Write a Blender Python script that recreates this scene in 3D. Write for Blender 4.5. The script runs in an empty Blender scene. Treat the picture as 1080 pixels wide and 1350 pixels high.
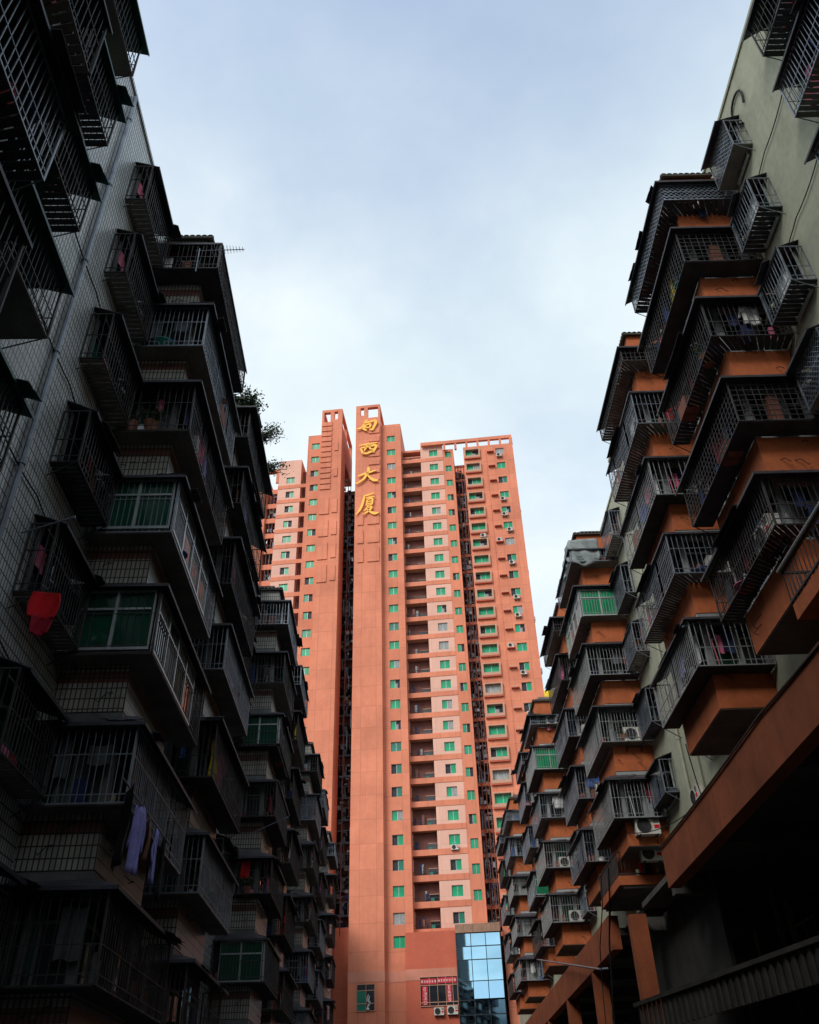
import bpy, math, random
from mathutils import Matrix, Vector
random.seed(7)
R_ = math.radians
scene = bpy.context.scene
COL = scene.collection

# ------------------------------------------------------------------ camera
cam_d = bpy.data.cameras.new("camera")
cam = bpy.data.objects.new("camera", cam_d)
COL.objects.link(cam)
CR = Vector((0.99947798, 0.01929234, -0.02591482))
CU = Vector((0.03230746, -0.5968363, 0.80171233))
CF = Vector((0.0, 0.80213106, 0.59714803))
m = Matrix.Identity(4)
for i in range(3):
    m[i][0] = CR[i]; m[i][1] = CU[i]; m[i][2] = -CF[i]
m[2][3] = 1.65
cam.matrix_world = m
cam_d.sensor_fit = 'HORIZONTAL'
cam_d.sensor_width = 36
cam_d.lens = 36 * 1149.84 / 1080
cam_d.clip_start = 0.05
cam_d.clip_end = 4000
scene.camera = cam

# ------------------------------------------------------------------ sky, sun, exposure
SUN_EL, SUN_AZ = R_(36), R_(214)          # azimuth clockwise from +Y: behind the camera, a little to the left
world = bpy.data.worlds.new("World")
scene.world = world
world.use_nodes = True
nt = world.node_tree
nt.nodes.clear()
def N(tree, t, **kw):
    n = tree.nodes.new(t)
    for k, v in kw.items():
        if k.startswith('i_'):
            key = k[2:]
            n.inputs[int(key) if key.isdigit() else key.replace('_', ' ')].default_value = v
        else:
            setattr(n, k, v)
    return n
sky = N(nt, 'ShaderNodeTexSky', sky_type='NISHITA', sun_disc=False, sun_elevation=SUN_EL, sun_rotation=SUN_AZ,
        altitude=0, air_density=1.0, dust_density=2.0, ozone_density=1.5)
tc = N(nt, 'ShaderNodeTexCoord')
sep = N(nt, 'ShaderNodeSeparateXYZ')
nt.links.new(tc.outputs['Generated'], sep.inputs[0])
# clouds: a noise on the dome flattened towards the horizon
zz = N(nt, 'ShaderNodeMath', operation='MAXIMUM', i_1=0.0)
nt.links.new(sep.outputs['Z'], zz.inputs[0])
za = N(nt, 'ShaderNodeMath', operation='ADD', i_1=0.35)
nt.links.new(zz.outputs[0], za.inputs[0])
dv = N(nt, 'ShaderNodeVectorMath', operation='DIVIDE')
cmb = N(nt, 'ShaderNodeCombineXYZ')
for k in range(3): nt.links.new(za.outputs[0], cmb.inputs[k])
nt.links.new(tc.outputs['Generated'], dv.inputs[0]); nt.links.new(cmb.outputs[0], dv.inputs[1])
n1 = N(nt, 'ShaderNodeTexNoise', i_Scale=2.3, i_Detail=8.0, i_Roughness=0.56, i_Distortion=0.1)
n2 = N(nt, 'ShaderNodeTexNoise', i_Scale=3.1, i_Detail=6.0, i_Roughness=0.55, i_Distortion=0.2)
mp = N(nt, 'ShaderNodeMapping'); mp.inputs['Location'].default_value = (3.1, 1.7, 5.2)
nt.links.new(dv.outputs[0], n1.inputs['Vector'])
nt.links.new(dv.outputs[0], mp.inputs[0]); nt.links.new(mp.outputs[0], n2.inputs['Vector'])
r1 = N(nt, 'ShaderNodeValToRGB')
r1.color_ramp.elements[0].position = 0.36; r1.color_ramp.elements[0].color = (0, 0, 0, 1)
r1.color_ramp.elements[1].position = 0.58; r1.color_ramp.elements[1].color = (1, 1, 1, 1)
nt.links.new(n1.outputs[0], r1.inputs[0])
r2 = N(nt, 'ShaderNodeValToRGB')        # shades of the cloud sheet
r2.color_ramp.elements[0].position = 0.36; r2.color_ramp.elements[0].color = (0.78, 0.90, 0.96, 1)
r2.color_ramp.elements[1].position = 0.62; r2.color_ramp.elements[1].color = (0.95, 1.03, 1.06, 1)
nt.links.new(n2.outputs[0], r2.inputs[0])
# the cloud sheet is thinner (bluer) overhead than low down
thin = N(nt, 'ShaderNodeMapRange'); thin.inputs[1].default_value = 0.76; thin.inputs[2].default_value = 0.95
thin.inputs[3].default_value = 1.0; thin.inputs[4].default_value = 0.42
nt.links.new(sep.outputs['Z'], thin.inputs[0])
amt = N(nt, 'ShaderNodeMath', operation='MULTIPLY_ADD', i_1=0.34, i_2=0.66)
nt.links.new(r1.outputs[0], amt.inputs[0])
amt2 = N(nt, 'ShaderNodeMath', operation='MULTIPLY')
nt.links.new(amt.outputs[0], amt2.inputs[0]); nt.links.new(thin.outputs[0], amt2.inputs[1])
bgs = N(nt, 'ShaderNodeBackground', i_Strength=0.33)
bgc = N(nt, 'ShaderNodeBackground', i_Strength=1.0)
nt.links.new(sky.outputs[0], bgs.inputs[0]); nt.links.new(r2.outputs[0], bgc.inputs[0])
mx = N(nt, 'ShaderNodeMixShader')
nt.links.new(amt2.outputs[0], mx.inputs[0]); nt.links.new(bgs.outputs[0], mx.inputs[1]); nt.links.new(bgc.outputs[0], mx.inputs[2])
wo = N(nt, 'ShaderNodeOutputWorld'); nt.links.new(mx.outputs[0], wo.inputs[0])

sun_d = bpy.data.lights.new("sun", 'SUN')
sun_d.energy = 2.0; sun_d.angle = R_(25); sun_d.color = (1.0, 0.97, 0.93)
sun = bpy.data.objects.new("sun", sun_d); COL.objects.link(sun)
sdir = Vector((math.sin(SUN_AZ) * math.cos(SUN_EL), math.cos(SUN_AZ) * math.cos(SUN_EL), math.sin(SUN_EL)))
sun.rotation_euler = sdir.to_track_quat('Z', 'Y').to_euler()
sun.location = (0, 0, 150)

scene.view_settings.view_transform = 'Standard'
scene.view_settings.look = 'None'
scene.view_settings.exposure = 0.03
scene.view_settings.gamma = 1.0
scene.cycles.max_bounces = 6
scene.cycles.diffuse_bounces = 3
scene.cycles.glossy_bounces = 3

# ------------------------------------------------------------------ helpers
class MB:
    """collects boxes, bars, tubes and sheets into one mesh"""
    def __init__(s): s.v = []; s.f = []; s.m = []
    def quad(s, a, b, c, d, k=0):
        n = len(s.v); s.v += [tuple(a), tuple(b), tuple(c), tuple(d)]; s.f.append((n, n+1, n+2, n+3)); s.m.append(k)
    def box(s, x0, x1, y0, y1, z0, z1, k=0):
        n = len(s.v)
        s.v += [(x0,y0,z0),(x1,y0,z0),(x1,y1,z0),(x0,y1,z0),(x0,y0,z1),(x1,y0,z1),(x1,y1,z1),(x0,y1,z1)]
        for q in ((0,3,2,1),(4,5,6,7),(0,1,5,4),(1,2,6,5),(2,3,7,6),(3,0,4,7)):
            s.f.append(tuple(n+i for i in q)); s.m.append(k)
    def bar(s, p, q, w=.02, h=None, k=0, caps=False):
        p, q = Vector(p), Vector(q); d = q - p
        if d.length < 1e-5: return
        h = h or w
        up = Vector((0, 0, 1)) if abs(d.normalized().z) < .95 else Vector((0, 1, 0))
        a = d.cross(up).normalized() * (w/2); b = a.cross(d).normalized() * (h/2)
        n = len(s.v)
        for c in (p, q):
            for t in (-a-b, a-b, a+b, -a+b): s.v.append(tuple(c+t))
        for i in range(4):
            j = (i+1) % 4; s.f.append((n+i, n+j, n+4+j, n+4+i)); s.m.append(k)
        if caps:
            s.f.append((n+3, n+2, n+1, n)); s.f.append((n+4, n+5, n+6, n+7)); s.m += [k, k]
    def tube(s, pts, r, k=0, seg=8):
        pts = [Vector(p) for p in pts]; n0 = len(s.v)
        for i, p in enumerate(pts):
            d = (pts[min(i+1, len(pts)-1)] - pts[max(i-1, 0)]).normalized()
            up = Vector((0, 0, 1)) if abs(d.z) < .9 else Vector((0, 1, 0))
            a = d.cross(up).normalized(); b = a.cross(d)
            rr = r[i] if isinstance(r, (list, tuple)) else r
            for j in range(seg):
                t = 2*math.pi*j/seg; s.v.append(tuple(p + (a*math.cos(t) + b*math.sin(t))*rr))
        for i in range(len(pts)-1):
            for j in range(seg):
                jj = (j+1) % seg
                s.f.append((n0+i*seg+j, n0+i*seg+jj, n0+(i+1)*seg+jj, n0+(i+1)*seg+j)); s.m.append(k)
        s.f.append(tuple(n0+j for j in range(seg))[::-1]); s.m.append(k)
        s.f.append(tuple(n0+(len(pts)-1)*seg+j for j in range(seg))); s.m.append(k)
    def lathe(s, prof, c=(0,0,0), axis='Z', k=0, seg=16):
        n0 = len(s.v); c = Vector(c)
        for r, h in prof:
            for j in range(seg):
                t = 2*math.pi*j/seg; u, w = r*math.cos(t), r*math.sin(t)
                s.v.append(tuple(c + (Vector((u, w, h)) if axis == 'Z' else Vector((u, -h, w)) if axis == 'Y' else Vector((h, u, w)))))
        for i in range(len(prof)-1):
            for j in range(seg):
                jj = (j+1) % seg
                s.f.append((n0+i*seg+j, n0+i*seg+jj, n0+(i+1)*seg+jj, n0+(i+1)*seg+j)); s.m.append(k)
    def sheet(s, P, nu, nv, th=.02, k=0):
        """P(u,v) -> point; a thick sheet of nu x nv cells"""
        g = [[Vector(P(i/nu, j/nv)) for j in range(nv+1)] for i in range(nu+1)]
        n0 = len(s.v); W = nv+1; M = (nu+1)*W
        nor = []
        for i in range(nu+1):
            for j in range(nv+1):
                a = g[min(i+1, nu)][j] - g[max(i-1, 0)][j]; b = g[i][min(j+1, nv)] - g[i][max(j-1, 0)]
                nor.append(a.cross(b).normalized()*th/2)
        for sg in (1, -1):
            for i in range(nu+1):
                for j in range(nv+1): s.v.append(tuple(g[i][j] + nor[i*W+j]*sg))
        for i in range(nu):
            for j in range(nv):
                a, b, c, d = i*W+j, (i+1)*W+j, (i+1)*W+j+1, i*W+j+1
                s.f.append((n0+a, n0+b, n0+c, n0+d)); s.m.append(k)
                s.f.append((n0+M+d, n0+M+c, n0+M+b, n0+M+a)); s.m.append(k)
        rim = [(i, 0) for i in range(nu)] + [(nu, j) for j in range(nv)] + [(i, nv) for i in range(nu, 0, -1)] + [(0, j) for j in range(nv, 0, -1)]
        for q in range(len(rim)):
            a = rim[q][0]*W + rim[q][1]; b = rim[(q+1) % len(rim)]; b = b[0]*W + b[1]
            s.f.append((n0+a, n0+M+a, n0+M+b, n0+b)); s.m.append(k)
    def map(s, fn): s.v = [tuple(fn(Vector(p))) for p in s.v]; return s
    def mesh(s, name, mats):
        me = bpy.data.meshes.new(name); me.from_pydata(s.v, [], s.f)
        for q in (mats if isinstance(mats, (list, tuple)) else [mats]): me.materials.append(q)
        me.polygons.foreach_set('material_index', s.m); me.update()
        return me
    def build(s, name, mats, parent=None, loc=(0,0,0), smooth=False):
        me = s.mesh(name, mats)
        if smooth: me.polygons.foreach_set('use_smooth', [True]*len(me.polygons))
        return obj(name, me, parent, loc)

def obj(name, me, parent=None, loc=(0,0,0), rz=0):
    o = bpy.data.objects.new(name, me); COL.objects.link(o)
    o.location = loc; o.rotation_euler = (0, 0, rz)
    if parent: o.parent = parent
    return o
def thing(name, label, cat, loc=(0,0,0), rz=0, group=None):
    o = bpy.data.objects.new(name, None); COL.objects.link(o)
    o.location = loc; o.rotation_euler = (0, 0, rz)
    return tag(o, label, cat, group)
def tag(o, label, cat, group=None):
    o['label'] = label; o['category'] = cat
    if group: o['group'] = group
    return o

# ------------------------------------------------------------------ materials
def mat(name, col, rough=.7, spec=.3, metal=0.0, var=.12, scale=3.0, streak=0.0, streak_col=(.02,.018,.015), bump=0.0, coat=0.0, grain=0.0):
    mt = bpy.data.materials.new(name); mt.use_nodes = True
    t = mt.node_tree; b = t.nodes['Principled BSDF']
    b.inputs['Roughness'].default_value = rough; b.inputs['Metallic'].default_value = metal
    b.inputs['Specular IOR Level'].default_value = spec
    if coat: b.inputs['Coat Weight'].default_value = coat
    tcn = N(t, 'ShaderNodeTexCoord')
    no = N(t, 'ShaderNodeTexNoise', i_Scale=scale, i_Detail=6.0, i_Roughness=.6)
    t.links.new(tcn.outputs['Object'], no.inputs['Vector'])
    rp = N(t, 'ShaderNodeValToRGB')
    rp.color_ramp.elements[0].position = .3; rp.color_ramp.elements[1].position = .7
    rp.color_ramp.elements[0].color = tuple(c*(1-var) for c in col) + (1,)
    rp.color_ramp.elements[1].color = tuple(min(1, c*(1+var)) for c in col) + (1,)
    t.links.new(no.outputs[0], rp.inputs[0]); out = rp.outputs[0]
    if streak:                                  # rain-run dirt: noise drawn out along z
        mpn = N(t, 'ShaderNodeMapping'); mpn.inputs['Scale'].default_value = (1.5, 1.5, .16)
        ns = N(t, 'ShaderNodeTexNoise', i_Scale=1.6, i_Detail=5.0, i_Roughness=.65)
        t.links.new(tcn.outputs['Object'], mpn.inputs[0]); t.links.new(mpn.outputs[0], ns.inputs['Vector'])
        rs = N(t, 'ShaderNodeValToRGB'); rs.color_ramp.elements[0].position = .48; rs.color_ramp.elements[1].position = .78
        t.links.new(ns.outputs[0], rs.inputs[0])
        ml = N(t, 'ShaderNodeMath', operation='MULTIPLY', i_1=streak); t.links.new(rs.outputs[0], ml.inputs[0])
        mi = N(t, 'ShaderNodeMixRGB'); mi.inputs[2].default_value = streak_col + (1,)
        t.links.new(ml.outputs[0], mi.inputs[0]); t.links.new(out, mi.inputs[1]); out = mi.outputs[0]
    if grain:
        ng = N(t, 'ShaderNodeTexNoise', i_Scale=scale*9, i_Detail=3.0)
        t.links.new(tcn.outputs['Object'], ng.inputs['Vector'])
        mg = N(t, 'ShaderNodeMixRGB', blend_type='OVERLAY'); mg.inputs[0].default_value = grain
        t.links.new(out, mg.inputs[1]); t.links.new(ng.outputs[0], mg.inputs[2]); out = mg.outputs[0]
    t.links.new(out, b.inputs['Base Color'])
    if bump:
        bp = N(t, 'ShaderNodeBump', i_Strength=bump, i_Distance=.05); t.links.new(no.outputs[0], bp.inputs['Height'])
        t.links.new(bp.outputs[0], b.inputs['Normal'])
    return mt

def tile_mat(name, col, grout, bw, rh, mortar, var=.1, streak=.35, rough=.35):
    mt = mat(name, col, rough=rough, var=var, streak=streak, scale=1.5)
    t = mt.node_tree; b = t.nodes['Principled BSDF']
    src = b.inputs['Base Color'].links[0].from_socket
    tcn = N(t, 'ShaderNodeTexCoord'); sp = N(t, 'ShaderNodeSeparateXYZ'); ad = N(t, 'ShaderNodeMath', operation='ADD'); cb = N(t, 'ShaderNodeCombineXYZ')
    t.links.new(tcn.outputs['Object'], sp.inputs[0]); t.links.new(sp.outputs[0], ad.inputs[0]); t.links.new(sp.outputs[1], ad.inputs[1])
    t.links.new(ad.outputs[0], cb.inputs[0]); t.links.new(sp.outputs[2], cb.inputs[1])
    br = N(t, 'ShaderNodeTexBrick', i_Scale=1.0, i_Mortar_Size=mortar, i_Mortar_Smooth=.1, i_Brick_Width=bw, i_Row_Height=rh, offset=0.0)
    br.inputs['Color1'].default_value = (1,1,1,1); br.inputs['Color2'].default_value = (.82,.84,.86,1); br.inputs['Mortar'].default_value = (0,0,0,1)
    t.links.new(cb.outputs[0], br.inputs[0])
    mu = N(t, 'ShaderNodeMixRGB', blend_type='MULTIPLY'); mu.inputs[0].default_value = 1
    t.links.new(src, mu.inputs[1]); t.links.new(br.outputs['Color'], mu.inputs[2])
    mi = N(t, 'ShaderNodeMixRGB'); mi.inputs[2].default_value = grout + (1,)
    t.links.new(br.outputs['Fac'], mi.inputs[0]); t.links.new(mu.outputs[0], mi.inputs[1])
    t.links.new(mi.outputs[0], b.inputs['Base Color'])
    return mt

M = {}
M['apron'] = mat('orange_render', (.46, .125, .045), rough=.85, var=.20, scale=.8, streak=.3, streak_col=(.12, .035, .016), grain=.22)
M['pale'] = mat('pale_render', (.37, .375, .275), rough=.9, var=.12, scale=.6, streak=.35, streak_col=(.20, .20, .15), grain=.2)
M['tile'] = tile_mat('white_wall_tile', (.56, .58, .56), (.035, .035, .04), .11, .235, .016, streak=.5)
M['tile_band'] = tile_mat('white_band_tile', (.36, .345, .30), (.05, .04, .035), .10, .22, .014, streak=.5)
M['red_tile_band'] = tile_mat('brown_band_tile', (.16, .07, .05), (.04, .03, .03), .10, .22, .014, streak=.4)
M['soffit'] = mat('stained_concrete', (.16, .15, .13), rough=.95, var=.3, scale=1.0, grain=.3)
M['soffit_dark'] = mat('shaded_concrete', (.085, .08, .072), rough=.95, var=.35, scale=1.0, grain=.3)  # darker copy of the soffit concrete, with shade put into the colour
M['shaded_wall'] = mat('shaded_undercroft_wall', (.035, .034, .03), rough=.95, var=.4, scale=1.0, grain=.3)  # near-black colour carries the undercroft's shade
M['beam'] = mat('shaded_terracotta', (.27, .075, .030), rough=.9, var=.25, scale=.6, streak=.3, streak_col=(.07, .022, .012), grain=.2)  # apron orange darkened; the beam's shade is painted in
M['dark'] = mat('dark_interior', (.018, .018, .02), rough=.9, var=.4, scale=2.0)
M['bars'] = mat('galvanised_bars', (.21, .235, .27), rough=.45, spec=.5, metal=.5, var=.35, scale=2.5)
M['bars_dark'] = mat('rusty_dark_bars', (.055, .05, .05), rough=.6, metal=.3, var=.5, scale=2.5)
M['bars_white'] = mat('white_painted_bars', (.26, .27, .27), rough=.5, var=.2, scale=3)
M['tray'] = mat('tray_sheet', (.05, .05, .055), rough=.7, metal=.3, var=.4, scale=2)
M['awning'] = mat('old_awning_sheet', (.045, .045, .055), rough=.6, spec=.4, var=.5, scale=1.5, streak=.5, streak_col=(.09,.07,.05))
M['awning_teal'] = mat('teal_awning_sheet', (.012, .075, .065), rough=.5, var=.4, scale=1.5, streak=.4)
M['alu'] = mat('aluminium_frame', (.42, .44, .44), rough=.4, metal=.5, var=.15)
M['glass'] = mat('dark_window_glass', (.018, .022, .026), rough=.06, spec=.7, var=.3, scale=1.0)
M['glass_green'] = mat('green_window_glass', (.008, .06, .035), rough=.07, spec=.7, var=.3, scale=1.0)
M['open_pane'] = mat('dark_open_pane', (.03, .03, .035), rough=.5, spec=.2, var=.3)
M['curtain'] = mat('pale_curtain', (.30, .31, .30), rough=.9, var=.3, scale=5)
M['alu_dark'] = mat('shaded_aluminium', (.13, .135, .135), rough=.5, metal=.4, var=.3)  # darker copy of the aluminium, holding the left block's shade
M['curtain_dark'] = mat('shaded_curtain', (.07, .075, .08), rough=.9, var=.4, scale=5)  # curtain copy darkened to stand for shade on the left block
M['roof_tile'] = mat('maroon_roof_tile', (.10, .028, .03), rough=.35, spec=.5, var=.35, scale=4)
M['torange'] = mat('tower_orange_paint', (.70, .235, .135), rough=.8, var=.16, scale=.18, streak=.28, streak_col=(.46, .13, .07), grain=.12)
M['tcourse'] = mat('tower_pale_course', (.62, .25, .17), rough=.8, var=.15, scale=.4, streak=.3, streak_col=(.36,.10,.06))
def joints(mt, w, h, k, ox=0.0, oz=0.0):
    t = mt.node_tree; b = t.nodes['Principled BSDF']; src = b.inputs['Base Color'].links[0].from_socket
    tcn = N(t, 'ShaderNodeTexCoord'); sp = N(t, 'ShaderNodeSeparateXYZ'); ad = N(t, 'ShaderNodeMath', operation='ADD'); cb = N(t, 'ShaderNodeCombineXYZ')
    t.links.new(tcn.outputs['Object'], sp.inputs[0]); t.links.new(sp.outputs[0], ad.inputs[0]); t.links.new(sp.outputs[1], ad.inputs[1])
    t.links.new(ad.outputs[0], cb.inputs[0]); t.links.new(sp.outputs[2], cb.inputs[1])
    br = N(t, 'ShaderNodeTexBrick', i_Scale=1.0, i_Mortar_Size=.045, i_Mortar_Smooth=.3, i_Brick_Width=w, i_Row_Height=h, offset=0.0)
    br.inputs['Color1'].default_value = (1, 1, 1, 1); br.inputs['Color2'].default_value = (.90, .90, .90, 1); br.inputs['Mortar'].default_value = (1-k, 1-k, 1-k, 1)
    t.links.new(cb.outputs[0], br.inputs[0])
    mu = N(t, 'ShaderNodeMixRGB', blend_type='MULTIPLY'); mu.inputs[0].default_value = 1
    t.links.new(src, mu.inputs[1]); t.links.new(br.outputs['Color'], mu.inputs[2]); t.links.new(mu.outputs[0], b.inputs['Base Color'])
M['tbase'] = mat('tower_base_shaded_orange', (.56, .13, .075), rough=.8, var=.1, scale=.3, streak=.25, streak_col=(.36,.08,.045), grain=.12)  # tower orange deepened to paint in the light's fall-off at the foot
M['tdark'] = mat('tower_deep_orange_paint', (.46, .10, .055), rough=.85, var=.12, scale=.4, streak=.2, streak_col=(.25,.05,.03))
M['tpink'] = mat('tower_pale_pink_paint', (.76, .43, .33), rough=.8, var=.08, scale=.3, streak=.15, streak_col=(.5,.22,.14))
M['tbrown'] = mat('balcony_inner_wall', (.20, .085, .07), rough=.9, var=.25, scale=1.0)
M['tgreen'] = mat('emerald_window_glass', (.008, .31, .14), rough=.28, spec=.35, var=.35, scale=.35)
M['tgreen2'] = mat('dull_green_window_glass', (.02, .18, .12), rough=.28, spec=.35, var=.3, scale=.5)
M['tframe'] = mat('window_surround', (.52, .28, .19), rough=.7, var=.1)
M['white'] = mat('aged_white_plastic', (.62, .60, .54), rough=.45, var=.12, scale=4, streak=.3, streak_col=(.3,.25,.18))
M['grille'] = mat('dark_fan_grille', (.03, .03, .03), rough=.5, var=.3)
M['gold'] = mat('gold_painted_letter', (.95, .44, .008), rough=.4, spec=.5, var=.12, scale=1.0)
M['asphalt'] = mat('asphalt', (.04, .04, .04), rough=.9, var=.3, scale=2, grain=.4)
M['paving'] = mat('grey_paving', (.10, .095, .09), rough=.9, var=.25, scale=1.5, grain=.3)
M['cable'] = mat('black_cable', (.015, .015, .015), rough=.6, var=.2)
M['stone'] = mat('brown_stone_cladding', (.30, .17, .11), rough=.6, var=.25, scale=2)
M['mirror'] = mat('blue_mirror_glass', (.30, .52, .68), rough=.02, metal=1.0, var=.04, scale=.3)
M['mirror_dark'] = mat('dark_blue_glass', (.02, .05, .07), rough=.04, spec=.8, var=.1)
M['mullion'] = mat('dark_mullion', (.02, .03, .04), rough=.4, var=.1)
M['banner'] = mat('red_banner', (.55, .02, .04), rough=.6, var=.15, scale=2)
M['banner_ink'] = mat('pale_banner_lettering', (.75, .55, .52), rough=.6, var=.1)
M['leaf'] = mat('leaf_green', (.05, .10, .035), rough=.5, var=.5, scale=6)
M['leaf2'] = mat('leaf_dark_green', (.025, .055, .03), rough=.5, var=.5, scale=6)
M['stem'] = mat('woody_stem', (.09, .06, .04), rough=.9, var=.3, scale=8)
M['clay'] = mat('clay_pot', (.22, .09, .05), rough=.8, var=.2)
def cloth(name, c): return mat('cloth_'+name, c, rough=.9, var=.22, scale=5)
CL = {n: cloth(n, c) for n, c in dict(red=(.62,.012,.018), violet=(.30,.28,.62), pink=(.62,.16,.26), blue=(.06,.12,.34), white=(.62,.62,.60),
      yellow=(.62,.44,.03), grey=(.25,.28,.28), navy=(.02,.03,.09), brown=(.22,.09,.06), teal=(.05,.30,.26), black=(.012,.012,.014), grey2=(.10,.11,.12), darkred=(.34,.012,.03), maroon=(.22,.02,.03)).items()}

joints(M['torange'], 2.05, 2.94, .22); joints(M['tpink'], 3.6, 2.94, .12)
# ------------------------------------------------------------------ ground
mb = MB(); mb.box(-1500, 1500, -1500, 1500, -.5, 0)
g = mb.build('ground', M['paving']); g['kind'] = 'structure'
mb = MB(); mb.box(-3.2, 5.6, -60, 104, -.1, .004)
g = mb.build('road', M['asphalt']); g['kind'] = 'structure'
for a, b in ((-9.5, -3.2), (5.6, 14)):
    mb = MB(); mb.box(a, b, -60, 104, -.2, .13)
    g = mb.build('pavement', M['paving']); g['kind'] = 'structure'

# ------------------------------------------------------------------ parts shared by the two old blocks
PERIOD = 19.53
def offset_path(path, d):
    """shift an open plan polyline by d to its left"""
    n = len(path); out = []
    P = [Vector(p) for p in path]
    for i in range(n):
        ns = []
        if i > 0: e = (P[i]-P[i-1]).normalized(); ns.append(Vector((-e.y, e.x)))
        if i < n-1: e = (P[i+1]-P[i]).normalized(); ns.append(Vector((-e.y, e.x)))
        if len(ns) == 1: out.append(P[i] + ns[0]*d)
        else:
            b = (ns[0]+ns[1]); b /= (1 + ns[0].dot(ns[1])); out.append(P[i] + b*d)
    return out

def cage_mesh(path, dep, z0, z1, style, rng, close=True):
    """security cage along the wall line PATH (a, y), standing dep off it"""
    mb = MB(); out = offset_path(path, dep)
    n = len(path); pts = []
    if close: pts = [Vector(path[0])] + out + [Vector(path[-1])]
    else: pts = out
    bw = rng.choice((.013, .015, .017)); gap = rng.choice((.125, .14, .155))
    zm = z0 + (z1-z0)*rng.uniform(.36, .62)
    rails = [z0, z0+.16, zm, z1]
    if style == 'grid': rails = [z0 + (z1-z0)*i/8 for i in range(9)]; gap = .18
    for p, q in zip(pts[:-1], pts[1:]):
        L = (q-p).length
        for z in rails:
            mb.bar((p.x, p.y, z), (q.x, q.y, z), .03 if z in (z0, z1) else .018, k=0)
        cnt = max(1, int(L/gap))
        if style == 'diamond' and L > 1:
            k = int(L/.16); H = z1-z0
            for i in range(-int(H/.16), k+1):
                for s in (1, -1):
                    a0 = i*.16; x0, x1 = a0, a0+H
                    t0 = max(0, -x0); t1 = min(H, L-x0)
                    if t1 <= t0: continue
                    f = lambda t: p + (q-p)*((a0+t)/L)
                    u, w = f(t0), f(t1)
                    za, zb = (z0+t0, z0+t1) if s > 0 else (z1-t0, z1-t1)
                    mb.bar((u.x, u.y, za), (w.x, w.y, zb), .016)
        else:
            for i in range(cnt+1):
                c = p + (q-p)*(i/cnt)
                w = .034 if i in (0, cnt) else bw
                if 0 < i < cnt and rng.random() < .035: continue
                j1, j2 = (q-p).normalized()*rng.gauss(0, .010), (q-p).normalized()*rng.gauss(0, .010)
                if rng.random() < .06: j2 = j2*4
                mb.bar((c.x+j1.x, c.y+j1.y, z0-.01), (c.x+j2.x, c.y+j2.y, z1), w)
    # brace rods down to the wall
    for i in (0, n-1):
        o = out[i]; w = Vector(path[i])
        mb.bar((o.x, o.y, z0), (w.x, w.y, z0-.35), .018)
    return mb, out

def tray_mesh(path, out, z0, rng, solid):
    mb = MB()
    for i in range(len(path)-1):
        p, q, a, b = Vector(path[i]), Vector(path[i+1]), out[i], out[i+1]
        L = (q-p).length
        if solid:
            mb.sheet(lambda u, v: ((p+(q-p)*u).lerp(a+(b-a)*u, v).to_3d() + Vector((0, 0, z0-.02))), 4, 1, .03)
        else:
            k = max(2, int(L/.14))
            for j in range(k):
                t0, t1 = (j+.08)/k, (j+.88)/k
                c = [(p+(q-p)*t0), (p+(q-p)*t1), (a+(b-a)*t1), (a+(b-a)*t0)]
                n0 = len(mb.v)
                for z in (z0-.03, z0-.005): mb.v += [(w.x, w.y, z) for w in c]
                for qd in ((0,1,2,3),(7,6,5,4),(0,4,5,1),(1,5,6,2),(2,6,7,3),(3,7,4,0)):
                    mb.f.append(tuple(n0+h for h in qd)); mb.m.append(0)
    return mb

def goods_mesh(path, dep, z0, z1, rng):
    """odds and ends kept behind the bars: tins, crates, rags, pipes"""
    mb = MB(); out = offset_path(path, dep-.06); inn = offset_path(path, .06)
    for i in range(len(path)-1):
        p, q, a, b = inn[i], inn[i+1], out[i], out[i+1]; L = (q-p).length
        d = (q-p).normalized(); nn = Vector((-d.y, d.x))
        t = rng.uniform(.1, .5)
        while t < L-.2:
            c = p.lerp(q, t/L) + nn*rng.uniform(.05, max(.08, dep-.25)); w = rng.uniform(.08, .32); h = rng.uniform(.1, .55); kd = rng.random(); k = rng.randrange(6)
            if kd < .4:
                for j in range(rng.randrange(1, 3)):
                    mb.bar((c.x-d.x*w/2, c.y-d.y*w/2, z0+.02+h/2+j*h*1.03), (c.x+d.x*w/2, c.y+d.y*w/2, z0+.02+h/2+j*h*1.03), w*.8, h, k, True)
            elif kd < .62: mb.lathe([(0, 0), (w*.4, 0), (w*.46, h*.8), (w*.3, h*.9), (0, h*.9)], (c.x, c.y, z0), 'Z', k, 9)
            elif kd < .85:                      # a rag over the top wire
                zt = z1-rng.uniform(.05, .35); hh = rng.uniform(.35, .95); ph = rng.uniform(0, 6)
                mb.sheet(lambda u, v: (c.x+d.x*w*1.5*(u-.5)+nn.x*.03*math.sin(u*8+ph), c.y+d.y*w*1.5*(u-.5)+nn.y*.03*math.sin(u*8+ph), zt-hh*v-.03*math.sin(u*7+ph)), 6, 4, .015, k)
            else: mb.bar((c.x, c.y, z0), (c.x+d.x*.1, c.y+d.y*.1, z1-rng.uniform(0, .6)), .03, None, k)
            t += rng.uniform(.16, .7)
        mb.bar((p.x+nn.x*dep*.5, p.y+nn.y*dep*.5, z1-.12), (q.x+nn.x*dep*.5, q.y+nn.y*dep*.5, z1-.14), .012)
    return mb

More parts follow.
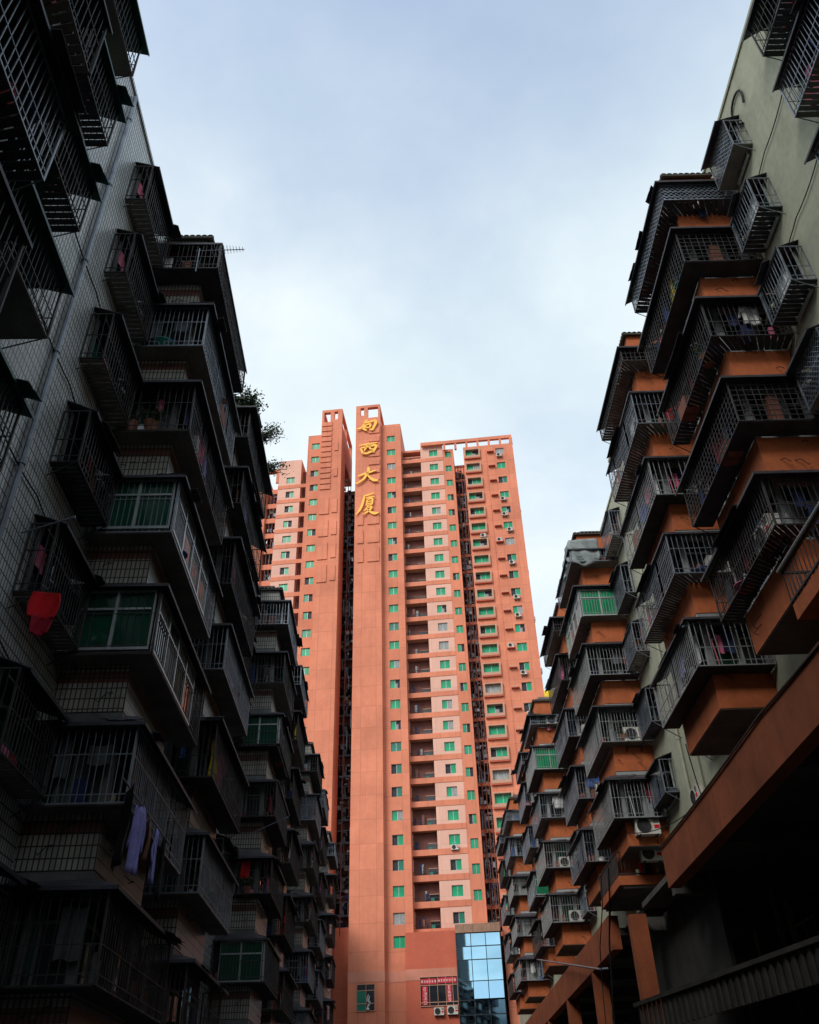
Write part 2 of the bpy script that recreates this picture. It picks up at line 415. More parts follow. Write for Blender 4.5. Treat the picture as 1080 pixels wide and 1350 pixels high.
def awning_mesh(path, dep, zi, zo, rng):
    mb = MB(); hang = rng.uniform(.10, .24)
    out = offset_path(path, dep + hang)
    # let the ends run past the cage
    def ext(P, e0, e1):
        P = [Vector(p) for p in P]
        P[0] = P[0] + (P[0]-P[1]).normalized()*e0; P[-1] = P[-1] + (P[-1]-P[-2]).normalized()*e1
        return P
    inn = ext(path, .0, .1); ou = ext(out, .0, rng.uniform(.1, .3))
    for i in range(len(path)-1):
        p, q, a, b = inn[i], inn[i+1], ou[i], ou[i+1]
        L = (q-p).length; k = max(2, int(L/.22)); ph = rng.uniform(0, 6); am = rng.uniform(.004, .02)
        def P(u, v):
            w = (p+(q-p)*u).lerp(a+(b-a)*u, v)
            return Vector((w.x, w.y, zi + (zo-zi)*v + am*math.sin(u*k*2.1+ph)*v - .05*v*v))
        mb.sheet(P, k, 2, .018)
    # odd sheets laid over, some longer than the rest
    for i in range(len(path)-1):
        p, q, a, b = inn[i], inn[i+1], ou[i], ou[i+1]; L = (q-p).length
        for r in range(rng.randrange(0, 1+int(L))):
            u0 = rng.uniform(0, .8); u1 = min(1, u0+rng.uniform(.4, 1.1)/L); e = rng.uniform(.95, 1.3); dz = rng.uniform(.02, .05); sk = rng.uniform(-.08, .08)
            mb.sheet(lambda u, v: ((p+(q-p)*(u0+(u1-u0)*u)).lerp(a+(b-a)*(u0+(u1-u0)*u), .1+(e-.1)*v+sk*(u-.5)).to_3d() + Vector((0, 0, zi+(zo-zi)*(.1+(e-.1)*v)-.05*v*v+dz+.012*math.sin(u*14)))), 6, 2, .015)
    # drip edge
    for i in range(len(path)-1):
        a, b = ou[i], ou[i+1]
        mb.bar((a.x, a.y, zo-.07), (b.x, b.y, zo-.07), .02, .07)
    return mb

WV = {}
def frame_window(mb, p, q, nrm, z0, z1, n, rng, kinds=(1, 1, 1, 2, 3)):
    """aluminium sliding window along p->q; nrm points outwards. materials 0 frame 1 glass 2 green 3 curtain"""
    p, q, nrm = Vector(p), Vector(q), Vector(nrm)
    d = (q-p)
    def bx(u0, u1, h0, h1, d0, d1, k):
        n0 = len(mb.v)
        for h in (h0, h1):
            for u, dd in ((u0, d0), (u1, d0), (u1, d1), (u0, d1)):
                c = p + d*u + nrm*dd; mb.v.append((c.x, c.y, h))
        for qd in ((0,3,2,1),(4,5,6,7),(0,1,5,4),(1,2,6,5),(2,3,7,6),(3,0,4,7)):
            mb.f.append(tuple(n0+h for h in qd)); mb.m.append(k)
    L = d.length; t = .05/L
    bx(0, 1, z0, z0+.06, 0, .07, 0); bx(0, 1, z1-.06, z1, 0, .07, 0)
    zt = z0 + (z1-z0)*.68
    bx(t, 1-t, zt-.025, zt+.025, 0, .065, 0)
    for i in range(n+1):
        u = i/n; bx(max(0, u-t*.6), min(1, u+t*.6), z0+.06, z1-.06, 0, .068, 0)
    for i in range(n):
        u0, u1 = i/n+t*.6, (i+1)/n-t*.6
        bx(u0, u1, z0+.06, zt-.025, .015, .03, rng.choice(kinds)); bx(u0, u1, zt+.025, z1-.06, .015, .03, rng.choice(kinds))

def ledge_roof(mb, path, z, rng, eave=.42, rise=.62):
    """short roof of barrel tiles on top of a bay: rows of half-round tiles running down to the eave"""
    out = offset_path(path, eave); inn = offset_path(path, -.75)
    for i in range(len(path)-1):
        a, b, c, d = out[i], out[i+1], inn[i+1], inn[i]
        L = (b-a).length; k = max(3, int(L/.17))
        for j in range(k):
            lo = a + (b-a)*((j+.5)/k); hi = d + (c-d)*((j+.5)/k)
            e = (b-a).normalized()*(L/k)*.5
            n0 = len(mb.v); seg = 5; rows = 5
            for r in range(rows+1):
                for half in ((0, 1) if 0 < r < rows else (0,)):
                    t = r/rows; c0 = lo.lerp(hi, t); zz = z + rise*t + (.0 if half == 0 else -.035)
                    for s in range(seg+1):
                        th = math.pi*s/seg
                        w = c0 + e*(-math.cos(th)); mb.v.append((w.x, w.y, zz + math.sin(th)*.075))
            R = (len(mb.v)-n0)//(seg+1)
            for r in range(R-1):
                for s in range(seg):
                    mb.f.append((n0+r*(seg+1)+s, n0+r*(seg+1)+s+1, n0+(r+1)*(seg+1)+s+1, n0+(r+1)*(seg+1)+s)); mb.m.append(0)
        # boarding under the tiles
        mb.sheet(lambda u, v: ((a+(b-a)*u).lerp(d+(c-d)*u, v).to_3d() + Vector((0, 0, z-.03+rise*v))), 2, 1, .05, 1)

class Block:
    """one old block in its own frame: a = distance from the street's centre line, y along the street"""
    def __init__(s, root, sx, xw, xf, S0, nf, y_near, y_far, seed):
        s.root, s.sx, s.xw, s.xf, s.S0, s.nf = root, sx, xw, xf, S0, nf
        s.y0, s.y1 = y_near, y_far; s.rng = random.Random(seed); s.head = 2.0 if sx > 0 else 2.45; s.eave = -.05 if sx > 0 else .15
    def put(s, mb, name, mats, parent=None, loc=(0,0,0)):
        mb.map(lambda p: (s.sx*p[0], p[1], p[2]))
        if s.sx > 0: pass
        else: mb.f = [f[::-1] for f in mb.f]
        return mb.build(name, mats, parent or s.root, loc)

def make_bay(B, y0, y1, band, wall_mats, red=False):
    """projecting bay column: bands, posts, slabs. 0 band 1 soffit 2 dark 3 post 4 second band colour"""
    mb = MB(); rng = B.rng
    for n in range(B.nf):
        S = B.S0 + 3*n
        mb.box(B.xf, B.xw, y0, y1, S, S+1.06, 0)
        if red: mb.box(B.xf-.006, B.xw, y0-.006, y1+.006, S+.62, S+.86, 4)
        mb.box(B.xf+.02, B.xw, y0+.02, y1-.02, S-.03, S, 1)
        for a in (B.xf+.003, B.xf+.9): 
            for y in (y0+.003, y1-.153): mb.box(a, a+.15, y, y+.15, S+1.06, S+(2.97 if n < B.nf-1 else B.head), 3)
        mb.box(B.xf+.45, B.xw, y0+.45, y1-.45, S+1.06, S+(2.97 if n < B.nf-1 else B.head), 2)
        mb.box(B.xf+.004, B.xw, y0+.004, y1-.004, S+2.66, S+2.97 if n < B.nf-1 else S+2.40, 3) if n < B.nf-1 else None
        for k in range(rng.randrange(1, 4)):
            a = rng.uniform(B.xf+.1, B.xw-.3); z = S+rng.uniform(.3, 1.0); w = rng.uniform(.1, .35)
            mb.tube([(a, y0+.01, z), (a+w*.3, y0-.1, z-.05), (a+w*.7, y0-.14, z-w*.8), (a+w, y0-.05, z-w*.5)], .011, 2, 5)
        for k in range(rng.randrange(0, 3)):
            y = rng.uniform(y0+.2, y1-.4); z = S+rng.uniform(.3, 1.0); w = rng.uniform(.15, .5)
            mb.tube([(B.xf+.01, y, z), (B.xf-.1, y+w*.4, z-.1), (B.xf-.16, y+w*.8, z-w*.6), (B.xf-.03, y+w, z-w*.7)], .011, 2, 5)
    top = B.S0 + 3*B.nf
    mb.box(B.xf, B.xw, y0, y1, top-3+B.head, top+B.eave, 0); mb.box(B.xf+.3, B.xw, y0+.3, y1-.3, top+B.eave, top+B.eave+.45, 1)
    bay = B.put(mb, 'bay', wall_mats)
    rf = MB(); ledge_roof(rf, [(B.xw-.2, y0), (B.xf, y0), (B.xf, y1)], top+B.eave+.01, rng, .16, .5)
    B.put(rf, 'tiled_roof', [M['roof_tile'], M['soffit']], bay)
    return bay

AW = {'dark': 'awning', 'teal': 'awning_teal'}
def cage_column(B, path, dep, floors, nvar=3, z0=1.06, z1=2.56, zi=2.82, tint='dark', bars=('bars', 'bars', 'bars_dark'), closed_end=True):
    """one column of window cages, one per floor; a few meshes shared among the floors"""
    rng = B.rng; var = []
    for v in range(nvar):
        zz0 = z0 + rng.uniform(-.12, .1); zz1 = z1 + rng.uniform(-.08, .05)
        style = rng.choice(('v',)*16 + ('grid', 'diamond'))
        cm, out = cage_mesh(path, dep + rng.uniform(-.05, .08), zz0, zz1, style, rng)
        tm = tray_mesh(path, out, zz0, rng, rng.random() < .6)
        am = awning_mesh(path, dep, zi, zz1+.04, rng)
        gm = goods_mesh(path, dep, zz0, zz1, rng)
        fn = lambda p: (B.sx*p[0], p[1], p[2])
        var.append([cm.map(fn).mesh('window_cage', M[rng.choice(bars)]), tm.map(fn).mesh('tray', M[rng.choice(('tray', 'soffit', 'tray'))]),
                    am.map(fn).mesh('awning', M[AW[tint if rng.random() < .8 else 'dark']]),
                    gm.map(fn).mesh('stored_goods', [CL[k] for k in rng.sample(['grey', 'navy', 'brown', 'white', 'blue', 'maroon', 'black', 'grey2', 'brown', 'black', 'navy', 'grey2', 'pink'], 6)])])
    res = []
    for n in floors:
        c, t, a, g = var[(n*2+rng.randrange(2)) % nvar]
        z = B.S0 + 3*n
        o = obj('window_cage', c, B.root, (0, 0, z))
        obj('tray', t, o); obj('awning', a, o); obj('stored_goods', g, o)['kind'] = 'stuff'
        res.append(o)
    return res

def windows_for(B, spans, floors, kinds=(1, 1, 1, 2, 3), z0=1.10, z1=2.66, nvar=3):
    """window of one floor: glazing along each span (p, q, outward normal, panes); a few meshes shared"""
    var = []
    for v in range(nvar):
        mb = MB()
        for p, q, nr, k in spans: frame_window(mb, p, q, nr, z0, z1, k, B.rng, kinds)
        mb.map(lambda p: (B.sx*p[0], p[1], p[2]))
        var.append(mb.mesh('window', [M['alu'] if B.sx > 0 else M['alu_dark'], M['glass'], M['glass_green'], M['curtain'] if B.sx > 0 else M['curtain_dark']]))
    for n in floors: obj('window', var[B.rng.randrange(nvar)], B.root, (0, 0, B.S0+3*n))

def old_block(name, label, sx, az, xw, xf, S0, nf, bays, wcols, wall, bandmats, red, parapet, teal):
    root = thing(name, label, 'apartment building', (0, 0, 0), -az)
    B = Block(root, sx, xw, xf, S0, nf, -24, 99 if sx > 0 else 106.2, 11 if sx > 0 else 23)
    fl = list(range(nf)); top = S0+3*nf
    mb = MB(); mb.box(xw, xw+11, B.y0, B.y1, S0-.9, top+parapet, 0)
    mb.box(xw-.05, xw+.3, B.y0, B.y1, top+parapet, top+parapet+.12, 0)
    B.put(mb, 'wall', [wall])
    B.bays = bays; B.cages = cages = {}
    for i, (y0, y1, tail) in enumerate(bays):
        make_bay(B, y0, y1, None, bandmats, red)
        windows_for(B, [((xw-.1, y0+.13), (xf+.16, y0+.13), (0, -1), 2), ((xf+.13, y0+.16), (xf+.13, y1-.16), (-1, 0), 4)], fl, (1, 1, 2, 3) if i % 2 else (1, 1, 1, 2))
        pth = [(xw-.05, y0), (xf, y0), (xf, y1+tail)]
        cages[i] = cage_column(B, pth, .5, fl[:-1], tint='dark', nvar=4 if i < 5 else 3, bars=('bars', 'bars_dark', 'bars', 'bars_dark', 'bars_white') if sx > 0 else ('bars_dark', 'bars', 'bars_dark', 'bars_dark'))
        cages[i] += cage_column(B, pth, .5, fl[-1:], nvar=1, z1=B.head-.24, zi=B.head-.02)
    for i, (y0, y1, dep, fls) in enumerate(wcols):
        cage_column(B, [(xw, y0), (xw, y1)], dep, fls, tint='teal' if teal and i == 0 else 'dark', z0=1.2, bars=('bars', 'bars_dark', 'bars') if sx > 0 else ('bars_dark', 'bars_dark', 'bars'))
        windows_for(B, [((xw-.05, y0+.25), (xw-.05, y1-.25), (-1, 0), 2)], fls, (1, 1, 2))
    return B

def rep(lst): return lst
rb = []
for (a, b) in ((-3.6, -.1), (3.0, 6.4), (15.9, 19.3), (22.45, 25.9), (35.45, 38.9), (42.2, 45.6), (54.95, 58.4), (61.6, 65.0), (74.6, 78.0), (81.2, 84.6)):
    rb.append((a, b, .35))
ALL5 = [0, 1, 2, 3, 4]
rw = [(7.0, 11.2, .55, ALL5), (13.75, 15.2, .55, ALL5), (26.7, 28.7, .5, ALL5), (33.0, 34.9, .5, ALL5), (46.3, 48.6, .5, ALL5), (52.3, 54.3, .5, ALL5), (66, 68, .5, ALL5), (72, 74, .5, ALL5)]
RB = old_block('apartment_block', 'apartment block with orange bands under its caged balconies and an orange podium beam', 1, -0.010, 10.25, 8.57, 11.38, 5,
               rb[1:], rw, M['pale'], [M['apron'], M['soffit'], M['dark'], M['alu'], M['apron']], False, 1.12, False)
lb = []
for (a, b) in ((3.4, 6.8), (16.3, 19.7), (23.2, 26.9), (36.4, 39.8), (43.0, 46.4), (55.9, 59.3), (62.6, 66), (75.4, 78.8)):
    lb.append((a, b, 1.0 if a < 20 and a > 10 else .6 if 20 < a < 25 else .35))
ALL6 = [0, 1, 2, 3, 4, 5, 6]; FAR6 = [2, 3, 4, 5, 6]
lw = [(7.2, 10.35, .85, ALL6), (13.5, 15.7, .55, ALL6), (29.8, 31.4, .5, FAR6), (33.6, 35.8, .5, FAR6), (47, 49.2, .5, FAR6), (53.2, 55.2, .5, FAR6)]
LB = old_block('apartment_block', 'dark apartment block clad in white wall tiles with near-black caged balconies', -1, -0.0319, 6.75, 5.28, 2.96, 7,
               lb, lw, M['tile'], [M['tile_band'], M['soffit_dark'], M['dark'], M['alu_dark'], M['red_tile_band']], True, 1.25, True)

def at(B, a, y, z):
    """point of a block's frame in the world"""
    v = Matrix.Rotation(B.root.rotation_euler.z, 3, 'Z') @ Vector((B.sx*a, y, z)); return v

# ---- right block: podium with terrace beam, undercroft, columns, stair head, balcony
B = RB
mb = MB()
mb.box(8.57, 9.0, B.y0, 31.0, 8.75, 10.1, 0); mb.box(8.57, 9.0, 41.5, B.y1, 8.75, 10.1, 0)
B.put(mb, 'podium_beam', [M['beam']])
mb = MB(); mb.box(9.0, 20, B.y0, 31, 9.3, 9.6, 0); mb.box(9.0, 20, 41.5, B.y1, 9.3, 9.6, 0); mb.box(10.4, 20, 31, 41.5, 9.3, 9.6, 0); mb.box(9.1, 10.4, 31, 37.2, 9.45, 9.65, 0)  # last box added to keep sky light out of the undercroft
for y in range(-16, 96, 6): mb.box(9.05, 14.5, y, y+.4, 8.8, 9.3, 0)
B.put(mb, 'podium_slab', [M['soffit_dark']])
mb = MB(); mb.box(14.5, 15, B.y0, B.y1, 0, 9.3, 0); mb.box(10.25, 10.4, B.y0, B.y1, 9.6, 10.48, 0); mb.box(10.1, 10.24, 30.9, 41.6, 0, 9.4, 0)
B.put(mb, 'undercroft_wall', [M['shaded_wall']])
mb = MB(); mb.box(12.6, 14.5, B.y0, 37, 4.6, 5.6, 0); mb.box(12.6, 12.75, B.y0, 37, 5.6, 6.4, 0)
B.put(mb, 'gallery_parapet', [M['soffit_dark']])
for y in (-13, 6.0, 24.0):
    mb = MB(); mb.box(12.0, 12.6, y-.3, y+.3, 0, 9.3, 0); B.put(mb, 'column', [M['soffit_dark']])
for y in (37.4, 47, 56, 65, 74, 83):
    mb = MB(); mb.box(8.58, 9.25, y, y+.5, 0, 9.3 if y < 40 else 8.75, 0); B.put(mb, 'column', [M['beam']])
mb = MB(); mb.box(10.6, 14, 29.6, 33.4, 27.4, 29.4, 0); mb.box(10.35, 14.2, 29.4, 33.6, 29.4, 29.55, 0)
B.put(mb, 'stair_head', [M['pale']])
mb = MB(); mb.box(10.8, 13, 67.6, 71.6, 27.4, 29.0, 0)
B.put(mb, 'stair_head', [M['pale']])
def railing(mb, p, q, z0, z1, gap=.13, w=.022, k=0):
    p, q = Vector(p), Vector(q); L = (q-p).length; n = max(1, int(L/gap))
    for z in (z0+.08, z1): mb.bar((p.x, p.y, z), (q.x, q.y, z), .05, k=k)
    for i in range(n+1):
        c = p+(q-p)*(i/n); mb.bar((c.x, c.y, z0), (c.x, c.y, z1), w, k=k)
mb = MB(); mb.box(8.35, 10.6, 37.2, 41.5, 10.35, 10.7, 0); mb.box(8.5, 10.5, 37.3, 41.4, 10.25, 10.35, 1)
bal = B.put(mb, 'balcony', [M['apron'], M['soffit']])
mb = MB(); railing(mb, (8.4, 37.25), (10.6, 37.25), 10.7, 11.65); railing(mb, (8.4, 37.25), (8.4, 41.4), 10.7, 11.65)
B.put(mb, 'railing', [M['bars_dark']], bal)
# white hand-railed balcony under the nearest orange bay
mb = MB(); mb.box(8.05, 10.2, 13.2, 15.75, 10.35, 10.7, 0)
bal = B.put(mb, 'balcony', [M['apron']])
mb = MB(); mb.tube([(10.2, 13.15, 11.55), (8.0, 13.15, 11.55), (8.0, 15.8, 11.55)], .045, 0); 
railing(mb, (8.05, 13.2), (8.05, 15.75), 10.7, 11.5, .16, .02, 1); railing(mb, (8.05, 15.75), (10.2, 15.75), 10.7, 11.5, .16, .02, 1)
B.put(mb, 'railing', [M['bars_white'], M['bars_dark']], bal)
# ---- left block: shop floor
B = LB
mb = MB(); mb.box(6.75, 17, B.y0, B.y1, 0, 2.06, 0)
for y in range(-20, 96, 4): mb.box(6.5, 6.75, y, y+.5, 0, 2.06, 0)
B.put(mb, 'shop_wall', [M['soffit']])
mb = MB()
for y in range(-20, 96, 6):
    mb.sheet(lambda u, v: (6.7-1.7*v, y+.2+5.5*u, 2.9-.5*v+.03*math.sin(u*40)), 40, 2, .03)
B.put(mb, 'shop_awning', [M['awning']])
for y in (-10, 30, 67): 
    mb = MB(); mb.box(8, 11, y, y+3.6, 25.2, 27.0, 0); B.put(mb, 'stair_head', [M['tile']])

# ------------------------------------------------------------------ the orange tower (local: s along the front, d backwards, z up)
TROT = -R_(5.5)
tower = thing('tower_block', 'tall orange tower block with rows of green windows closing the end of the street', 'tower', (0, 108, 0), TROT)
def tw(s, d, z):
    return Matrix.Rotation(TROT, 3, 'Z') @ Vector((s, d, z)) + Vector((0, 108, 0))
ROWS = [24.07 + 2.935*k for k in range(25)]
trng = random.Random(5)
RR = [25.4 + 2.94*k for k in range(24)]      # storeys of the right-hand bay
def pierced(mb, s0, s1, d, zb, zt, cols, rows, h, k=0, th=.3):
    """wall skin with window openings: piers, then spandrels between the rows"""
    xs = [s0] + [e for c, w in cols for e in (c-w/2, c+w/2)] + [s1]
    for i in range(0, len(xs), 2): mb.box(xs[i], xs[i+1], d, d+th, zb, zt, k)
    for c, w in cols:
        z = zb
        for r in rows:
            mb.box(c-w/2, c+w/2, d+.004, d+th, z, r-h/2, k); z = r+h/2
        mb.box(c-w/2, c+w/2, d+.004, d+th, z, zt, k)
def win_mesh(w, h, kind, boxed=False):
    """0 frame 1 green 2 dark 3 curtain 4 dull green 5 surround 6 deep surround"""
    mb = MB(); x0, x1, z0, z1 = -w/2, w/2, -h/2, h/2
    if boxed:
        mb.box(x0-.22, x1+.22, -.42, .0, z1, z1+.14, 5); mb.box(x0-.22, x1+.22, -.42, .0, z0-.42, z0, 5)
        mb.box(x0-.22, x0, -.42, .0, z0, z1, 5); mb.box(x1, x1+.22, -.42, .0, z0, z1, 5)
        mb.box(x0-.22, x1+.22, -.40, .0, z0-.62, z0-.42, 6)
    else:
        mb.box(x0-.02, x1+.02, -.05, .12, z0-.07, z0, 5)
    y = .10
    mb.box(x0, x1, y-.03, y+.03, z1-.05, z1, 0); mb.box(x0, x1, y-.03, y+.03, z0, z0+.05, 0)
    n = 3 if boxed and kind % 2 else 2
    for i in range(n+1):
        u = x0 + w*i/n; mb.box(max(x0, u-.025), min(x1, u+.025), y-.032, y+.03, z0+.05, z1-.05, 0)
    for i in range(n):
        u0, u1 = x0+w*i/n+.025, x0+w*(i+1)/n-.025
        q = 1
        if kind == 1 and i == 0: q = 2
        if kind == 2 and i == n-1: q = 2
        if kind == 3: q = 3
        if kind == 4: q = 4
        if kind == 5: q = 4 if i else 2
        if kind == 6: q = 1 if i == 0 else 3
        off = .0 if i % 2 else .012
        if q == 2: mb.box(u0, u1, y+.07, y+.10, z0+.05, z1-.05, 2)
        else: mb.box(u0, u1, y-.01+off, y+.005+off, z0+.05, z1-.05, q)
        if q == 2 and kind == 2: mb.box(u0, u0+(u1-u0)*.5, y+.03, y+.05, z0+.05, z0+.6*h, 3)
    return mb.mesh('window', [M['alu'], M['tgreen'], M['open_pane'], M['curtain'], M['tgreen2'], M['tframe'], M['tdark']])
KINDS = (0, 0, 0, 0, 0, 1, 1, 2, 2, 3, 4, 5, 6)
def win_col(s, d, w, h, rows, boxed=False, parent=tower, as_parts=True, kinds=KINDS):
    ms = {k: win_mesh(w, h, k, boxed) for k in set(kinds)}
    for z in rows: obj('window', ms[trng.choice(kinds)], parent, (s, d, z))

# skins
mb = MB()
# sign column and its twin (left), each with an open frame on top
def fin(s0, s1, zt, small_left):
    mb.box(s0, s1, -1.0, 2.6, 0, zt-3.4, 0)
    mb.box(s0 if small_left else s0-.4, s1-.1 if small_left else s0+.3, 2.6, 9.0, 0, zt-9, 0)
    mb.box(s0, s1, 2.6, 9.0, zt-9, zt-3.4, 0)
    w = s1-s0; a = s0 if small_left else s1; sg = 1 if small_left else -1
    def seg(u0, u1, z0, z1, d0=-1.0, d1=-.4):
        x0, x1 = sorted((a+sg*u0, a+sg*u1)); mb.box(x0, x1, d0, d1, z0, z1, 0)
    seg(0, .75, zt-3.4, zt-.55); seg(1.35, 2.0, zt-3.4, zt-.55); seg(.75, 1.35, zt-3.4, zt-2.3); seg(2.0, w-.35, zt-3.4, zt-2.9)
    seg(w-.35, w, zt-3.4, zt-.55); seg(0, w, zt-.55, zt)
    seg(0, .5, zt-.55, zt-.02, -.4, 8.8); seg(w-.4, w, zt-.55, zt-.02, -.4, 8.8)
    seg(0, .5, zt-3.4, zt-.55, 8.3, 8.8); seg(w-.4, w, zt-3.4, zt-.55, 8.3, 8.8); seg(0, .5, zt-3.4, zt-.55, 3.4, 3.9)
fin(-8.4, -4.33, 104.6, True)
fin(-14.2, -10.75, 104.4, False)
# raised panels on the fins
for z in (98.6, 96.8, 95.2, 93.6, 91.9, 90.2, 88.7): mb.box(-6.2, -4.45, -1.16, -1.0, z-.55, z+.55, 0)
for z in (80.8, 77.4, 74.0):
    mb.box(-7.9, -7.0, -1.14, -1.0, z-1.2, z+1.2, 0); mb.box(-6.4, -4.6, -1.14, -1.0, z-1.2, z+1.2, 0)
for i in range(13): mb.box(-14.1, -12.4, -1.16, -1.0, 87.2+i*1.12, 87.2+i*1.12+.85, 0)
for z in (96.0, 90.6): mb.box(-11.9, -11.3, -1.14, -1.0, z-.9, z+.9, 0)
for z in (83.8, 79.6, 75.4, 71.4):
    mb.box(-14.0, -12.5, -1.14, -1.0, z-1.5, z+1.5, 0); mb.box(-12.0, -11.2, -1.14, -1.0, z-1.3, z+1.3, 0)
# window strips beside the fins
pierced(mb, -4.33, -1.1, 0, 0, 100.6, [(-2.72, 1.35)], [21.6] + ROWS[:25] + [97.45], 1.25)
pierced(mb, -16.6, -14.2, 0, 0, 99.8, [(-15.3, 1.3)], ROWS[:25] + [97.4], 1.25)
mb.box(-4.33, -1.1, .3, 9, 0, 100.55, 0); mb.box(-16.6, -14.2, .3, 9, 0, 99.75, 0)
# narrow window strip right of the pink one
pierced(mb, 5.6, 7.35, 1.2, 0, 95.0, [(6.45, .95)], [r-.6 for r in ROWS[1:]], 1.2)
mb.box(5.6, 7.35, 1.5, 14, 0, 94.95, 0)
# right-hand bay
pierced(mb, 9.0, 17.0, .5, 0, 94.5, [(10.4, 2.1), (14.85, 1.35)], RR, 1.25)
mb.box(9.0, 17.0, .8, 16, 0, 94.45, 0)
mb.box(12.55, 12.62, .42, .5, 4, 93.5, 0)
# left wing behind the left block
mb.box(-32, -23.4, 1.5, 14, 0, 93.0, 0)
mb.box(-33, 17.0, 14, 24, 0, 93.5, 0)
# base
mb.box(-13.4, -8.4, 2.9, 8, 0, 24.0, 0)
mb.build('wall', [M['torange']], tower)
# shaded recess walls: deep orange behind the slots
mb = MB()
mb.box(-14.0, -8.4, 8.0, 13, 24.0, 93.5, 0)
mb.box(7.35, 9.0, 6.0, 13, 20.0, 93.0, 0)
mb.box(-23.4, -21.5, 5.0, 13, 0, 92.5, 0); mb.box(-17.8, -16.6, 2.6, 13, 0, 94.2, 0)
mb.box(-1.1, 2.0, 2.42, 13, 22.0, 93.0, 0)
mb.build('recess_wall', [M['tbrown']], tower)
mb = MB(); mb.box(-2.0, 3.7, -.7, 6, 0, 22.4, 0); mb.build('base_wall', [M['tbase']], tower)
# pink strips, with an orange band on every storey
mb = MB()
pierced(mb, 2.0, 5.6, 1.2, 22.3, 97.0, [(4.1, 1.35)], ROWS, 1.25)
mb.box(2.0, 5.6, 1.5, 13, 22.3, 96.95, 0)
pierced(mb, -21.5, -17.8, 1.2, 0, 95.8, [(-19.5, 1.35)], ROWS[:24], 1.25)
mb.box(-21.5, -17.8, 1.5, 13, 0, 95.75, 0)
mb.box(-1.1, 2.0, 2.0, 2.4, 93.0, 94.5, 0)
mb.build('pink_wall', [M['tpink']], tower)
mb = MB()
for r in ROWS:
    mb.box(-1.1, 5.6+.03, 1.14, 1.3, r-1.72, r-1.02, 0)
    mb.box(7.35, 9.0, 3.4, 3.55, r-1.75, r-1.3, 0)
mb.box(-1.1, 2.0, 1.3, 3.6, 95.2, 95.6, 0); mb.box(-1.1, 2.0, 1.3, 1.5, 93.9, 94.2, 0)
mb.build('storey_band', [M['torange']], tower)
mb = MB()
for r in ROWS[:24]:
    mb.box(-21.53, -16.6, 1.14, 1.3, r-1.72, r-1.02, 0); mb.box(-23.4, -21.5, 2.0, 2.2, r-1.9, r-1.0, 0)
mb.build('storey_band', [M['torange']], tower)
# pale course round the base
mb = MB()
for s0, s1, d in ((-8.43, -4.3, -1.03), (-4.33, -2.0, -.03), (-2.03, 3.7, -.73), (-14.23, -10.72, -1.03), (-10.75, -8.4, 2.97)):
    mb = MB(); mb.box(s0, s1, d, d+.3, 17.55, 18.65, 0); mb.build('pale_course', [M['tcourse']], tower)
# roof pergola
mb = MB()
mb.box(2.2, 17.0, .5, .95, 95.7, 96.3, 0)
for i in range(7): s = 5.8+i*1.82; mb.box(s, s+.35, .55, .9, 94.4, 95.7, 0)
mb.box(16.6, 17.0, .95, 16, 95.72, 96.28, 0); mb.box(16.55, 17.0, .5, .95, 94.45, 95.7, 0)
for i in range(4): mb.box(16.62, 16.98, 4+i*3.6, 4.4+i*3.6, 94.4, 95.72, 0)
mb.box(5.8, 9.2, 7.0, 7.4, 93.5, 95.9, 0)
mb.build('roof_pergola', [M['torange']], tower)
mb = MB()
mb.box(-27, -21.5, 1.3, 1.75, 93.6, 94.2, 0)
for s in (-26.6, -24.2, -22.0): mb.box(s, s+.4, 1.35, 1.7, 91.5, 93.6, 0)
mb.build('roof_pergola', [M['torange']], tower)
# windows: four strips as parts, the smaller far strips in one mesh
win_col(-2.72, .08, 1.35, 1.25, ROWS + [97.45])
win_col(4.1, 1.28, 1.35, 1.25, ROWS)
win_col(10.4, .58, 2.1, 1.25, RR, boxed=True, kinds=(0, 0, 0, 0, 1, 2, 3, 6))
win_col(14.85, .58, 1.35, 1.25, RR)
far = MB()
def add_far(s, d, w, h, rows, dark=False):
    for z in rows:
        k = trng.choice((0, 0, 0, 1, 2)); y = d+.1
        far.box(s-w/2, s+w/2, d-.05, d+.12, z-h/2-.07, z-h/2, 3)
        for i in range(2):
            u0, u1 = s-w/2+w*i/2, s-w/2+w*(i+1)/2
            q = 2 if dark or (k == 1 and i == 0) or (k == 2 and i) else 1
            far.box(u0+.03, u1-.03, y+(.06 if q == 2 else 0), y+.02+(.06 if q == 2 else 0), z-h/2, z+h/2, q)
            far.box(u0, u0+.05, y-.03, y+.03, z-h/2, z+h/2, 0)
add_far(6.45, 1.28, .95, 1.2, [r-.6 for r in ROWS[1:]])
add_far(-15.3, .08, 1.3, 1.25, ROWS + [97.4])
add_far(-19.5, 1.28, 1.35, 1.25, ROWS[:24])
add_far(-17.2, 2.5, .95, 1.9, [r+.15 for r in ROWS[:24]], dark=True)
add_far(-2.72, .08, 1.35, 1.25, [21.6])
o = far.build('window', [M['alu'], M['tgreen'], M['open_pane'], M['tframe']], tower); o['kind'] = 'stuff'
